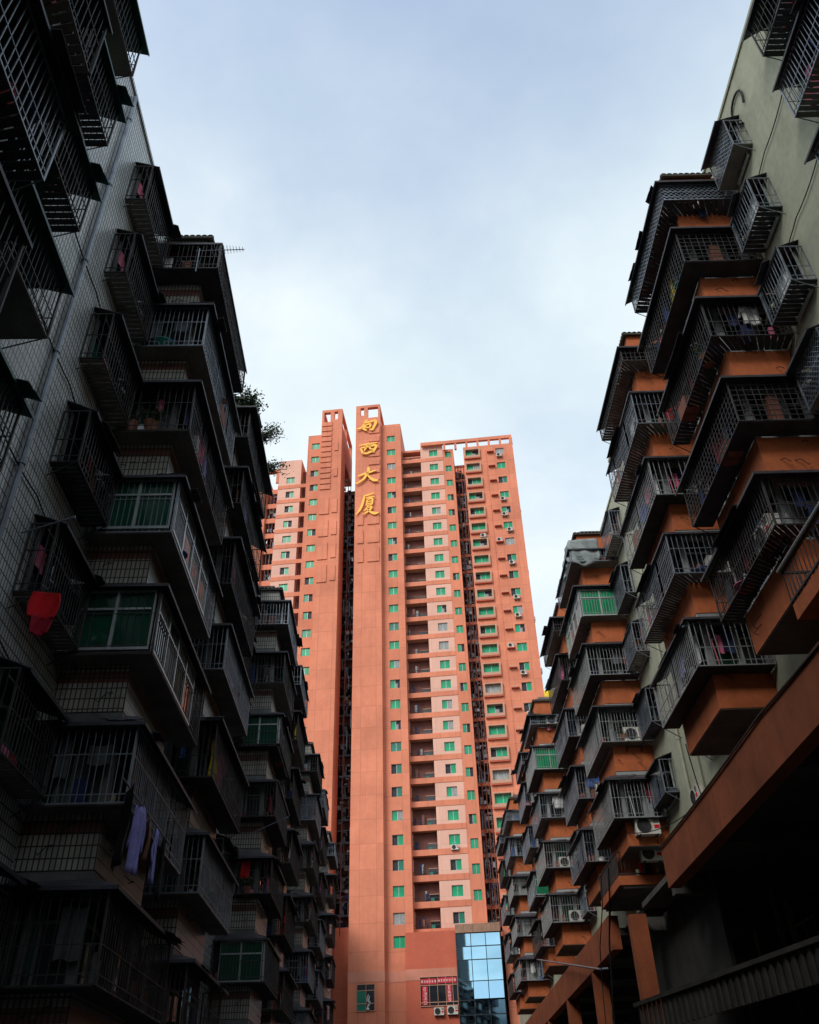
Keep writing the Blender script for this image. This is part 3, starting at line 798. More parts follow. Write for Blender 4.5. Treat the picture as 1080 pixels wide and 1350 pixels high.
# balconies: inner door, thin railing, drying things
for r in ROWS:
    mb = MB(); z0 = r-1.02
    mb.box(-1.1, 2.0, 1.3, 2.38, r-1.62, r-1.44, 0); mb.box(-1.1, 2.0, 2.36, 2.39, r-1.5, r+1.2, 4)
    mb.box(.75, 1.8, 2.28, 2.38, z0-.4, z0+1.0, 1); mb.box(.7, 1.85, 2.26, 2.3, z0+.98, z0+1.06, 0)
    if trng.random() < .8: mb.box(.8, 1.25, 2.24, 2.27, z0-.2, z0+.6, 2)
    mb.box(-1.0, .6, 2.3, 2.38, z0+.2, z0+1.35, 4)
    for i in range(14): mb.box(-1.05+i*.22, -1.03+i*.22, 1.2, 1.22, z0, z0+.42, 3)
    mb.box(-1.1, 2.0, 1.19, 1.23, z0+.40, z0+.45, 3)
    mb.box(-1.05, -.98, 1.3, 1.36, z0, z0+1.85, 0)
    for i in range(trng.randrange(1, 4)):
        a = trng.uniform(-.9, .3); w = trng.uniform(.12, .35); d = trng.uniform(1.4, 2.1)
        mb.box(a, a+w, d, d+.04, z0+trng.uniform(0, .5), z0+trng.uniform(.9, 1.5), trng.choice((5, 6, 4)))
    mb.build('balcony', [M['tframe'], M['glass'], M['tgreen2'], M['bars_dark'], M['tbrown'], M['curtain'], CL['navy']], tower)
# service slots: pipes, ledges, cowls and kitchen clutter nobody could count
def slot(s0, s1, d0, d1, rows):
    mb = MB()
    for r in rows:
        for i in range(16):
            a = trng.uniform(s0, s1-.4); d = trng.uniform(d0, d1); w = trng.uniform(.2, .7); z = r + trng.uniform(-1.3, 1.2)
            mb.box(a, min(s1, a+w), d, d+trng.uniform(.05, .5), z, z+trng.uniform(.1, .7), trng.choice((0, 0, 1, 1, 2, 3, 4, 2)))
        for i in range(5):
            a = trng.uniform(s0, s1-.3); mb.box(a, a+.05, d0+trng.uniform(0, 1), d0+1.05, r-1.4, r+trng.uniform(0, 1.4), trng.choice((5, 1)))
        mb.box(s0, s1, d1, d1+.05, r-.9, r+.9, 1)
        mb.box(s0+.05, s0+(s1-s0)*.45, d1-.1, d1-.04, r-.6, r+.7, 3); mb.box(s0+(s1-s0)*.55, s1-.05, d1-.1, d1-.04, r-.6, r+.7, 3)
    for f_ in (.3, .62, .9):
        mb.tube([(s0+(s1-s0)*f_, d0-.1, rows[0]-1), (s0+(s1-s0)*f_, d0-.1, rows[-1]+1)], .06, 5, 6)
    o = mb.build('service_pipes', [M['dark'], M['bars'], M['curtain'], M['glass'], CL['navy'], M['tbrown']], tower); o['kind'] = 'stuff'
slot(-12.9, -8.5, 3.0, 7.4, ROWS[:24])
slot(7.4, 8.95, 2.9, 5.6, ROWS[:24])
slot(-23.3, -21.6, 2.2, 4.6, ROWS[:23])
# ledges for air conditioners on the right-hand bay
mb = MB(); mb.box(-.55, .55, -.5, .02, -.05, .05, 0); mb.box(-.55, .55, -.5, -.42, .05, .10, 1); mb.box(-.5, .5, -.02, .02, .3, .46, 1)
lm = mb.mesh('ledge', [M['tdark'], M['tframe']])
for r in RR: obj('ledge', lm, tower, (13.35, .5, r-.2))
# base windows
mb = MB(); mb.box(-7.4, -5.4, -1.05, -.98, 14.75, 17.4, 1)
for z in (14.78, 15.5, 16.75, 17.36): mb.box(-7.4, -5.4, -1.10, -1.05, z-.035, z+.035, 0)
for s in (-7.4, -6.4, -5.44): mb.box(s, s+.05, -1.10, -1.05, 14.75, 17.4, 0)
mb.box(-7.35, -6.42, -1.07, -1.06, 14.8, 16.7, 2)
mb.build('window', [M['tframe'], M['glass'], M['tgreen2']], tower)
mb = MB(); mb.box(-.45, 3.65, -.75, -.68, 15.0, 17.85, 1)
for z in (15.0, 15.35, 17.0, 17.82): mb.box(-.45, 3.65, -.82, -.75, z-.035, z+.035, 0)
for s in (-.45, .55, 1.45, 2.35, 3.1, 3.62): mb.box(s, s+.045, -.82, -.75, 15.0, 17.85, 0)
mb.build('window', [M['tframe'], M['glass']], tower)

# ------------------------------------------------------------------ the four gilt characters
def stroke(mb, pts, sz, org, th=.22):
    """one brush stroke: polyline of (x, y, width) smoothed, extruded th forward"""
    P = [Vector(p) for p in pts]; S = []
    for i in range(len(P)-1):
        p0, p1, p2, p3 = P[max(i-1, 0)], P[i], P[i+1], P[min(i+2, len(P)-1)]
        for j in range(5):
            t = j/5; S.append(.5*((2*p1)+(p2-p0)*t+(2*p0-5*p1+4*p2-p3)*t*t+(3*p1-p0-3*p2+p3)*t**3))
    S.append(P[-1]); n0 = len(mb.v); n = len(S)
    for i, q in enumerate(S):
        d = S[min(i+1, n-1)] - S[max(i-1, 0)]; d = Vector((d.x, d.y)).normalized(); nn = Vector((-d.y, d.x))*q.z*.5
        for sg in (1, -1):
            for dd in (0, -th): mb.v.append((org[0]+(q.x+nn.x*sg)*sz, org[1]+dd, org[2]+(q.y+nn.y*sg)*sz))
    for i in range(n-1):
        a = n0+4*i
        for q in ((a+1, a+5, a+7, a+3), (a, a+2, a+6, a+4), (a, a+4, a+5, a+1), (a+3, a+7, a+6, a+2)): mb.f.append(q); mb.m.append(0)
    mb.f += [(n0, n0+1, n0+3, n0+2), (n0+4*n-4, n0+4*n-2, n0+4*n-1, n0+4*n-3)]; mb.m += [0, 0]
GLY = [
 [[(.46,1.0,.07),(.40,.88,.10),(.26,.72,.05)], [(.30,.74,.08),(.26,.5,.10),(.12,.36,.09),(-.08,.30,.04)], [(.24,.70,.06),(.55,.80,.09),(.86,.88,.12),(.90,.70,.13),(.80,.34,.11),(.70,.16,.12),(.58,.24,.04)],
  [(.38,.58,.09),(.36,.32,.10)], [(.38,.58,.06),(.62,.62,.10),(.60,.36,.09)], [(.34,.34,.07),(.60,.38,.08)], [(.22,.40,.08),(.34,.20,.10),(.46,.14,.05)]],
 [[(.06,.84,.06),(.40,.90,.09),(.72,.93,.10),(.98,.96,.05)], [(.12,.62,.05),(.20,.40,.10),(.26,.16,.11)], [(.14,.62,.07),(.50,.70,.09),(.90,.76,.12),(.86,.48,.11),(.72,.22,.10)],
  [(.44,.88,.08),(.40,.62,.09),(.32,.38,.05)], [(.62,.90,.08),(.60,.58,.09),(.72,.46,.07),(.80,.50,.04)], [(.22,.20,.08),(.46,.18,.10),(.66,.28,.11),(.84,.22,.05)]],
 [[(.02,.46,.06),(.28,.56,.11),(.62,.66,.10),(.92,.74,.05)], [(.52,1.0,.06),(.54,.80,.12),(.46,.54,.11),(.28,.24,.10),(-.02,.02,.06),(-.10,.06,.03)], [(.48,.52,.05),(.62,.30,.11),(.82,.12,.14),(1.02,.10,.05)]],
 [[(.30,.90,.06),(.54,.95,.09),(.82,1.02,.05)], [(.34,.90,.07),(.28,.62,.10),(.16,.30,.10),(-.06,.0,.04)], [(.42,.78,.05),(.62,.82,.08),(.84,.84,.05)],
  [(.48,.70,.07),(.44,.42,.08)], [(.48,.70,.05),(.72,.74,.08),(.70,.46,.08)], [(.46,.60,.05),(.70,.63,.06)], [(.44,.50,.05),(.70,.52,.06)], [(.46,.42,.05),(.70,.44,.06)],
  [(.52,.40,.05),(.44,.26,.08),(.32,.16,.04)], [(.46,.30,.05),(.70,.34,.08),(.54,.14,.09),(.28,.0,.04)], [(.46,.24,.05),(.66,.08,.10),(.84,.0,.12),(1.04,.04,.04)]],
]
sign = thing('tower_sign', 'four big gold Chinese characters fixed down the tall fin of the tower', 'sign', tw(-6.4, -1.2, 81), TROT)
for gsh, zc, sy in zip(GLY, (99.55, 94.45, 89.1, 83.3), (2.7, 2.7, 3.2, 3.9)):
    mb = MB()
    for st in gsh: stroke(mb, [(x, y*sy/3.25, w*1.12) for x, y, w in st], 3.25, (-1.55, -.06, zc-81-sy/2), .16)
    mb.build('character', [M['gold']], sign)

# ------------------------------------------------------------------ glazed annex at the tower's foot
annex = thing('glass_annex', 'blue mirror-glass box with a brown stone top edge at the foot of the orange tower', 'building', tw(6.2, -.8, 0), TROT)
mb = MB(); mb.box(-2.45, 2.5, .1, 3.2, 0, 22.2, 0); mb.build('core', [M['mullion']], annex)
mb = MB()
for i in range(5): mb.box(-2.5+i*1.01, -2.5+(i+1)*1.01-.02, -.12, 3.2, 22.05, 22.95, 0)
mb.build('coping', [M['stone']], annex)
ZS = [22.0, 20.65, 19.3, 17.2, 15.4, 14.0, 12.4, 10.8, 9.2, 7.6, 6, 4.4, 2.8]
mb = MB()
for z in ZS: mb.box(-2.47, 2.52, -.03, .1, z-.05, z+.05, 0)
for i in range(4): mb.box(-2.47+i*1.65-.03, -2.47+i*1.65+.03, -.035, .1, 1, 22.05, 0)
mb.build('mullion', [M['mullion']], annex)
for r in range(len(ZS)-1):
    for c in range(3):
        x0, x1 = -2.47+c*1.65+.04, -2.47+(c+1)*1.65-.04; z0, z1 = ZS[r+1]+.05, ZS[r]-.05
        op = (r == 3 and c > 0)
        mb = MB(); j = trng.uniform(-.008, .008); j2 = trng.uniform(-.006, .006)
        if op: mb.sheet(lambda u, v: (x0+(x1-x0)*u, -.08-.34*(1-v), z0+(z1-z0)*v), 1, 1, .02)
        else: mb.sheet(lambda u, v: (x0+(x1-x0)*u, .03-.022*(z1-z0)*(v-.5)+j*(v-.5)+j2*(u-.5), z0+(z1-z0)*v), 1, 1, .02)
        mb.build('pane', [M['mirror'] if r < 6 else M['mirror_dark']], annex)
# ------------------------------------------------------------------ far buildings either side of the tower
fb = thing('distant_building', 'small white building with yellow top far behind the tower, by its right edge', 'building', (36.5, 205, 0))
mb = MB(); mb.box(-6, 7, 0, 12, 0, 88, 0)
for z in range(8, 86, 4):
    for x in (-4, 0, 4): mb.box(x-.8, x+.8, -.05, .02, z, z+1.6, 1)
mb.build('wall', [M['white'], M['glass']], fb)
mb = MB(); mb.box(-6.2, 7.2, -.2, 12.2, 88, 95, 0); mb.lathe([(3.0, 95), (2.6, 97), (1.2, 98.6), (.05, 99)], (-2, 5, 0)); mb.build('roof_band', [CL['yellow']], fb)

# ------------------------------------------------------------------ things that hang, stand or lean on the blocks
ORD = ['first', 'second', 'third', 'fourth', 'fifth', 'sixth', 'seventh', 'eighth', 'ninth', 'tenth', 'eleventh', 'twelfth', 'thirteenth',
       'fourteenth', 'fifteenth', 'sixteenth', 'seventeenth', 'eighteenth', 'nineteenth', 'twentieth', 'twenty-first', 'twenty-second', 'twenty-third', 'twenty-fourth', 'twenty-fifth']
prng = random.Random(41)
BN = {id(RB): 'orange', id(LB): 'tiled'}
def place(B, i, n, face, t):
    """point inside the cage of bay i, floor n; face south: t metres from the bay's street corner; street: t metres from its near corner"""
    y0 = B.bays[i][0]; S = B.S0+3*n
    if face == 'south': return at(B, B.xf+t, y0-.30, S), (B.root.rotation_euler.z)
    return at(B, B.xf-.30, y0+t, S), B.root.rotation_euler.z + (math.pi/2)
def where(B, i, n):
    """words that single out the cage: counted from the roof and from the camera's end"""
    vis = i - 1 if B is RB else i
    return '%s cage from the roof, %s %s bay from camera' % (ORD[B.nf-1-n], ORD[vis], BN[id(B)])

def ac_meshes():
    c = MB(); w, h, d = .42, .29, .15
    c.box(-w, w, -d, d, -h, h, 0); c.box(-w-.006, w+.006, -d-.006, d+.006, h-.03, h+.006, 0)
    c.box(.22, .40, -d-.008, -d, -.10, .02, 2)
    for i in range(5): c.box(.2, .4, -d-.006, -d, .08+i*.035, .095+i*.035, 1)
    g = MB()
    g.lathe([(.245, .0), (.245, .022), (.225, .022), (.225, .004)], (-.12, -d, 0), 'Y', 0, 24)
    g.lathe([(.235, .001), (.01, .001)], (-.12, -d, 0), 'Y', 1, 24)
    for r in (.06, .11, .16, .205): g.lathe([(r, .006), (r+.01, .012), (r+.012, .006)], (-.12, -d, 0), 'Y', 0, 24)
    for k in range(6):
        t = math.pi*k/6; g.bar((-.12-.23*math.cos(t), -d-.01, -.23*math.sin(t)), (-.12+.23*math.cos(t), -d-.01, .23*math.sin(t)), .012)
    b = MB()
    for x in (-.3, .3):
        b.bar((x, -d-.05, -h-.02), (x, d+.16, -h-.02), .04); b.bar((x, d+.14, -h-.02), (x, d+.14, -h-.34), .04); b.bar((x, -d, -h-.03), (x, d+.14, -h-.32), .025)
    b.bar((-.3, d+.14, -h-.1), (.3, d+.14, -h-.1), .03)
    p = MB(); p.tube([(w, .05, -.15), (w+.08, .06, -.2), (w+.09, d+.1, -.1), (w+.02, d+.16, .25)], .022, 0, 6)
    return (c.mesh('casing', [M['white'], M['grille'], CL['red']]), g.mesh('fan_grille', [M['bars_dark'], M['grille']]), b.mesh('bracket', [M['bars_dark']]), p.mesh('pipe', [M['curtain']]))
ACM = ac_meshes()
def aircon(loc, rz, label, group, sc=1.0):
    t = thing('air_conditioner', label, 'air conditioner', loc, rz, group)
    t.scale = (sc, sc, sc)
    for nme, me in zip(('casing', 'fan_grille', 'bracket', 'pipe'), ACM): obj(nme, me, t)
    return t
GA = 'air conditioners among the caged balconies'
for (i, n, face, t) in ((3, 1, 'south', .9), (5, 4, 'south', 1.0), (5, 1, 'south', .7), (1, 0, 'street', .3), (4, 1, 'south', .8), (3, 3, 'street', .5), (6, 3, 'south', .6),
                        (2, 4, 'street', .4), (5, 0, 'south', .9), (1, 4, 'street', .5), (4, 2, 'south', .6), (2, 1, 'south', 1.0)):
    p, rz = place(RB, i, n, face, t)
    if face == 'street': rz -= math.pi
    aircon(p + Vector((0, 0, 1.42)), rz, 'white air conditioner in the ' + where(RB, i, n), GA)
aircon(at(RB, 9.35, 35.27, 12.05), RB.root.rotation_euler.z, 'white air conditioner with red sticker on the orange band above the railed balcony', GA, 1.15)
aircon(at(RB, 9.55, 36.2, 11.25), RB.root.rotation_euler.z, 'white air conditioner on the pale wall over the orange podium beam', GA)
aircon(at(RB, 10.05, 30.4, 11.6), RB.root.rotation_euler.z - math.pi/2, 'white air conditioner on brackets low on the pale wall near the beam end', GA)
aircon(at(RB, 9.98, 15.0, 26.5), RB.root.rotation_euler.z - math.pi/2, 'white air conditioner at the roof edge of the pale wall, beside a hose', GA)
for (i, n, face, t) in ((2, 3, 'south', .6), (3, 4, 'street', .8), (4, 4, 'south', .7), (1, 2, 'south', .7)):
    p, rz = place(LB, i, n, face, t)
    if face == 'south': rz += 0
    aircon(p + Vector((-.0 if face == 'street' else -.7, 0, 1.42)), rz, 'white air conditioner in the ' + where(LB, i, n), GA)
GT = 'air conditioners on the tower'
for k in (0, 3, 4, 5, 7, 9, 10, 13, 15, 17, 19):
    aircon(tw(14.6 + prng.uniform(-.2, .5), .18, RR[23-k]-1.05), TROT, 'white air conditioner under the %s window from the roof, by the tower outer corner' % ORD[k], GT)
for k in (6, 12):
    aircon(tw(13.35, .2, RR[23-k]+.2), TROT, 'white air conditioner on the %s narrow ledge from the roof of the tower' % ORD[k], GT)
aircon(tw(4.1, .95, ROWS[3]-1.0), TROT, 'white air conditioner under a green window low on the pink wall strip', GT)
aircon(tw(11.0, .2, RR[18]-1.75), TROT, 'white air conditioner under a boxed green window high on the tower', GT)
aircon(tw(1.55, -.92, 14.45), TROT, 'white air conditioner with square grille below the red banners, the one nearer the fin', GT, 1.25)
aircon(tw(3.0, -.92, 14.5), TROT, 'white air conditioner below the red banners, the one beside the glass box', GT, 1.35)
for k in (2, 6, 9, 12, 15, 18):
    aircon(tw(17.25, 5 + (k % 4), ROWS[23-k]-.3), TROT + math.pi/2, 'air conditioner on the narrow end wall of the tower, level with the %s window row' % ORD[k], GT)

# laundry -----------------------------------------------------------------
def towel_mb(w, h, ph):
    mb = MB(); mb.sheet(lambda u, v: ((u-.5)*w*(1-.12*v), .035*math.sin(u*9+ph)*(.3+v)+.02*math.sin(v*7+ph), -h*v), 12, 8, .012)
    return mb
def shirt_mb(w, h, ph):
    mb = MB()
    def body(u, v):
        ww = w*(.62 + .38*min(1, v*6)) if v < .17 else w*(1+.08*math.sin(v*4+ph))
        return ((u-.5)*ww*.72, .03*math.sin(u*8+ph)*(.4+v), -h*v)
    mb.sheet(body, 10, 10, .03)
    for sg in (-1, 1):
        mb.sheet(lambda u, v: (sg*(.26*w+.16*w*v+.14*w*u*(1-v*.2)), .02*math.sin(v*6+ph), -.03*h-.02*h*u-.62*h*v+.05*h*(1-u)), 3, 7, .035)
    mb.bar((-.2*w, 0, .0), (.2*w, 0, .0), .02); mb.tube([(0, 0, 0), (0, 0, .07), (.03, 0, .1), (.02, 0, .14)], .006, 0, 5)
    return mb
def trousers_mb(w, h, ph):
    mb = MB()
    mb.sheet(lambda u, v: ((u-.5)*w, .02*math.sin(u*7+ph), -h*.28*v), 8, 3, .035)
    for sg in (-1, 1):
        mb.sheet(lambda u, v: (sg*w*(.03+.10*v)+sg*u*w*(.46-.1*v), .03*math.sin(u*5+v*4+ph), -h*.27-h*.73*v), 4, 8, .035)
    mb.bar((-.5*w, 0, .01), (.5*w, 0, .01), .018)
    return mb
MKR = {'towel': towel_mb, 'shirt': shirt_mb, 'trousers': trousers_mb}
GL = 'washing hung in the cages'
def hang(loc, rz, kind, col, w, h, label, group=GL):
    o = MKR[kind](w, h, prng.uniform(0, 6)).build(kind, [CL[col]], None, loc, True); o.rotation_euler = (0, 0, rz)
    return tag(o, label, 'laundry', group)
WASH = [(RB, 2, 3, 'south', .9, 'trousers', 'red', .75, 1.15), (RB, 2, 3, 'street', .7, 'shirt', 'white', .7, .8), (RB, 1, 3, 'street', 1.2, 'towel', 'yellow', .6, .9), (RB, 1, 3, 'street', 2.1, 'shirt', 'blue', .6, .8),
        (RB, 2, 2, 'street', .8, 'shirt', 'pink', .6, .7), (RB, 2, 2, 'street', 1.6, 'shirt', 'blue', .7, .9), (RB, 3, 0, 'south', 1.2, 'towel', 'maroon', .5, .9), (RB, 4, 1, 'south', .5, 'towel', 'blue', 1.0, .9),
        (RB, 5, 2, 'south', .7, 'shirt', 'white', .8, .8), (RB, 3, 4, 'street', 1.8, 'towel', 'white', .7, 1.0), (RB, 4, 3, 'street', .6, 'shirt', 'pink', .6, .8), (RB, 1, 1, 'street', 1.3, 'towel', 'maroon', .6, 1.0),
        (RB, 1, 4, 'street', 1.9, 'shirt', 'teal', .7, .8), (RB, 2, 4, 'south', .9, 'shirt', 'navy', .7, .9), (RB, 3, 1, 'street', 1.0, 'shirt', 'navy', .7, .9), (RB, 5, 3, 'street', .9, 'towel', 'pink', .7, .8),
        (RB, 6, 1, 'south', .7, 'towel', 'red', .5, .8), (RB, 1, 2, 'south', .8, 'shirt', 'white', .6, .7), (RB, 2, 0, 'street', 1.4, 'shirt', 'violet', .7, .8),
        (LB, 1, 4, 'street', 1.3, 'shirt', 'pink', .7, .9), (LB, 1, 4, 'street', 2.2, 'shirt', 'violet', .7, .9), (LB, 2, 4, 'street', .7, 'towel', 'pink', .5, .7), (LB, 2, 3, 'street', 1.2, 'shirt', 'brown', .7, .9),
        (LB, 2, 2, 'street', .8, 'towel', 'yellow', .6, 1.1), (LB, 2, 2, 'street', 1.7, 'shirt', 'pink', .7, .8), (LB, 3, 2, 'south', .5, 'towel', 'red', .4, .7), (LB, 4, 2, 'street', .5, 'shirt', 'red', .7, .9),
        (LB, 4, 3, 'street', 1.1, 'towel', 'white', .7, .9), (LB, 1, 5, 'street', 1.8, 'shirt', 'blue', .7, .8), (LB, 3, 5, 'street', .9, 'shirt', 'teal', .7, .8), (LB, 1, 3, 'street', 1.6, 'towel', 'violet', .7, .9),
        (LB, 3, 4, 'south', .6, 'shirt', 'white', .6, .7), (LB, 1, 2, 'street', .9, 'shirt', 'white', .7, .9), (LB, 4, 5, 'street', .8, 'towel', 'yellow', .7, .8), (LB, 2, 5, 'street', 1.4, 'shirt', 'violet', .7, .9)]
CN = {'navy': 'navy', 'violet': 'pale violet', 'maroon': 'dark red'}
for B, i, n, face, t, kind, col, w, h in WASH:
    p, rz = place(B, i, n, face, t)
    hang(p + Vector((0, 0, 2.45 if n < B.nf-1 else 2.12)), rz + prng.uniform(-.3, .3), kind, col, w, h, '%s %s hung in %s' % (CN.get(col, col), kind, where(B, i, n)))

# red bag-like garment under the near left cage, violet shirts low on the left, and a row of dark clothes beside them
zr = LB.root.rotation_euler.z
o = MB(); o.sheet(lambda u, v: ((u-.5)*(.44+.09*math.sin(v*3.1)), .10*math.sin(u*math.pi)+.022*math.sin(u*15+v*4)*(.2+v), -.54*v-.05*(2*u-1)**2*(1-v)), 36, 18, .025)
o.sheet(lambda u, v: ((u-.5)*(.38-.1*v)+.02, .02+.07*math.sin(u*math.pi)+.02*math.sin(u*13+v*5), -.50-.36*v+.02*math.sin(u*9)), 30, 14, .025, 1)
o.tube([(-.12, 0, .1), (0, 0, .02), (.12, 0, .1), (0, 0, .22)], .012, 2, 6); o.tube([(0, 0, .2), (0, 0, .5)], .008, 2, 5)

o = o.build('jacket', [CL['red'], CL['darkred'], M['bars']], None, at(LB, 6.05, 13.32, 9.95), True); o.rotation_euler = (0, 0, zr+.2)
tag(o, 'bright red jacket hung below the caged window on the white tiled wall', 'laundry', GL)
for k, (a, y, z, kind, col, w, h, lab) in enumerate((
        (4.72, 16.6, 7.15, 'shirt', 'violet', .38, 1.2, 'pale violet long shirt hung low outside the tiled bay nearest the camera'),
        (4.70, 17.3, 7.12, 'towel', 'brown', .4, .8, 'brown striped cloth beside the pale violet shirt'),
        (4.70, 17.9, 7.10, 'shirt', 'violet', .3, 1.0, 'second pale violet shirt, behind the long one'),
        (4.72, 15.7, 7.15, 'towel', 'black', .9, 1.3, 'black sheet hung in front of the pale violet shirts'),
        (4.70, 18.6, 7.08, 'trousers', 'black', .6, 1.1, 'black trousers on the pole behind the pale violet shirts'))):
    hang(at(LB, a, y, z), zr + math.pi/2 + (-.5 if k == 0 else .4*k % .7), kind, col, w, h, lab)
mb = MB(); mb.tube([(-4.72, 15.2, 7.2), (-4.70, 19.2, 7.16)], .02, 0, 6)
o = mb.build('drying_pole', [M['bars']], None); o.rotation_euler = (0, 0, zr); tag(o, 'thin steel pole carrying the pale violet shirts', 'pole')
# grey tarpaulin over the top cage of the third orange bay
y0 = RB.bays[3][0]
mb = MB()
def tarp(u, v):
    L0 = 1.35; s = u*3.3
    if s < L0: a, y = RB.xf+.85-s, y0-.58
    else: a, y = RB.xf-.57, y0-.58+(s-L0)
    z = RB.S0+12+2.30 - v*(1.15+.25*math.sin(u*7)) - .12*math.sin(u*5)*v
    off = .05*math.sin(u*31+v*3)*(.3+v) + .04*math.sin(v*9+u*12)
    return (a - off*(1 if s > L0 else .2), y - off*(.2 if s > L0 else 1), z)
mb.sheet(tarp, 40, 10, .02)
o = mb.build('tarpaulin', [CL['grey']], None, (0, 0, 0), True); o.rotation_euler = (0, 0, RB.root.rotation_euler.z)
tag(o, 'grey-green tarpaulin draped over the top cage of the third orange bay', 'tarpaulin')
# glazed-in cages: green panes behind the bars
M['glass_emerald'] = mat('bright_green_glass', (.008, .22, .09), rough=.12, spec=.6, var=.3, scale=1.0)
def glaze(B, i, n, green):
    y0 = B.bays[i][0]; mb = MB(); r = random.Random(n)
    frame_window(mb, (B.xw-.3, y0-.44), (B.xf-.42, y0-.44), (0, -1), 1.1, 2.5, 2, r, (2,))
    frame_window(mb, (B.xf-.44, y0-.4), (B.xf-.44, B.bays[i][1]), (-1, 0), 1.1, 2.5, 4, r, (1, 2, 3))
    mb.map(lambda p: (B.sx*p[0], p[1], p[2]))
    mb.build('glazing', [M['alu'], M['glass'], M[green], M['curtain']], B.cages[i][n])
glaze(RB, 3, 3, 'glass_emerald'); glaze(RB, 5, 3, 'glass_emerald'); glaze(RB, 6, 1, 'glass_emerald')
glaze(LB, 1, 3, 'glass_green'); glaze(LB, 1, 2, 'glass_green'); glaze(LB, 3, 4, 'glass_green'); glaze(LB, 3, 1, 'glass_green')
# aerial sticking out over the street from the near left bay
mb = MB()
mb.tube([(0, 0, 0), (1.35, 0, .06)], .014, 0, 6)
for k in range(11):
    x = .45+k*.085; w = .20-.012*k; mb.bar((x, -w, .03+x*.03), (x, w, .03+x*.03), .012)
mb.tube([(.1, 0, -.9), (.1, 0, .1)], .016, 0, 6)
o = mb.build('tv_aerial', [M['bars']], None, at(LB, 5.25, 15.25, 22.2), False); o.rotation_euler = (0, 0, zr)
tag(o, 'thin comb-like television aerial pointing over the street', 'aerial')
# hose looped on the pale wall
mb = MB(); mb.tube([(10.2, 13.6+.55*math.cos(t)*(.7+.3*math.sin(t)), 26.2+.62*math.sin(t)) for t in [i*.33-1.2 for i in range(15)]], .035, 0, 8)
o = mb.build('hose', [M['cable']], None); o.rotation_euler = (0, 0, RB.root.rotation_euler.z); tag(o, 'black hose looped on the pale wall above a window cage', 'hose')
# plants ------------------------------------------------------------------
def plant(loc, label, h, spread, lean=(0, 0), leafsize=.09, n=260, pot=True, seed=1, group='pot plants'):
    r = random.Random(seed); t = thing('pot_plant', label, 'plant', loc, 0, group)
    if pot:
        mb = MB(); mb.lathe([(.0, 0), (.13, 0), (.19, .3), (.2, .34), (.17, .34), (.16, .28), (0, .27)], seg=14); mb.build('pot', [M['clay']], t)
    st = MB(); lf = MB(); tips = []
    for k in range(8 if n < 200 else 15):
        a = r.uniform(0, 6.28); L = h*r.uniform(.6, 1.05); sp = spread*r.uniform(.3, 1)
        pts = [Vector((0, 0, .25))]
        for q in range(1, 6):
            f = q/5; pts.append(Vector((math.cos(a)*sp*f**1.3 + lean[0]*f*f, math.sin(a)*sp*f**1.3 + lean[1]*f*f, .25 + L*f - (.35*h*f**3 if sp > spread*.6 else 0))))
        st.tube(pts, [.028*(1-.13*q) for q in range(6)], 0, 5); tips.append(pts)
    for k in range(n):
        pts = r.choice(tips); f = r.uniform(1.2, 5); i = min(4, int(f)); c = pts[i].lerp(pts[i+1], f-i) + Vector((r.gauss(0, .11), r.gauss(0, .11), r.gauss(0, .11)))*(.45+spread)
        d = Vector((r.gauss(0, 1), r.gauss(0, 1), r.gauss(-.4, .7))).normalized(); sd = d.cross(Vector((r.gauss(0, 1), r.gauss(0, 1), r.gauss(0, 1)))).normalized()
        L = leafsize*r.uniform(.7, 1.5); w = L*.30; up = d.cross(sd)*L*.12
        n0 = len(lf.v); lf.v += [tuple(c), tuple(c+d*L*.5+sd*w+up), tuple(c+d*L), tuple(c+d*L*.5-sd*w+up)]; lf.f.append((n0, n0+1, n0+2, n0+3)); lf.m.append(r.choice((0, 1, 1)))
    st.build('stem', [M['stem']], t); lf.build('leaves', [M['leaf'], M['leaf2']], t)
    return t
plant(at(LB, 5.05, 23.4, 23.36), 'leafy bush growing on the roof edge of the second tiled bay', 1.1, .6, (.05, 0), .10, 1100, True, 3)
plant(at(LB, 4.85, 25.0, 23.33), 'thin bush hanging out over the street from the second tiled bay', .95, .5, (.5, .1), .085, 700, True, 5)
plant(at(LB, 4.85, 26.8, 23.33), 'small spreading bush at the far end of the second tiled bay', .75, .5, (.5, .1), .08, 600, True, 8)
plant(at(LB, 5.8, 22.95, 23.33), 'small dark bush behind the leafy roof bush', .8, .5, (.0, -.2), .13, 220, True, 12)
for k, (i, n, face, t) in enumerate(((1, 4, 'south', .5), (1, 4, 'south', 1.0), (2, 3, 'south', .4), (3, 2, 'south', .4))):
    p, rz = place(LB, i, n, face, t if face != 'south' else -.0+t)
    plant(p + Vector((0, 0, 1.1)), '%s pot plant in %s' % (('bushy', 'small', 'leafy', 'drooping')[k], where(LB, i, n)), .55, .3, (0, -.1), .08, 140, True, 20+k)
for k, (i, n, face, t) in enumerate(((1, 4, 'street', 3.0), (1, 2, 'street', .5), (2, 1, 'street', 2.4), (4, 2, 'south', 1.1), (3, 1, 'south', .5))):
    p, rz = place(RB, i, n, face, t)
    plant(p + Vector((0, 0, 1.1)), '%s pot plant in %s' % (('bushy', 'small', 'leafy', 'drooping', 'spindly')[k], where(RB, i, n)), .6, .3, (-.1, 0), .08, 140, True, 40+k)
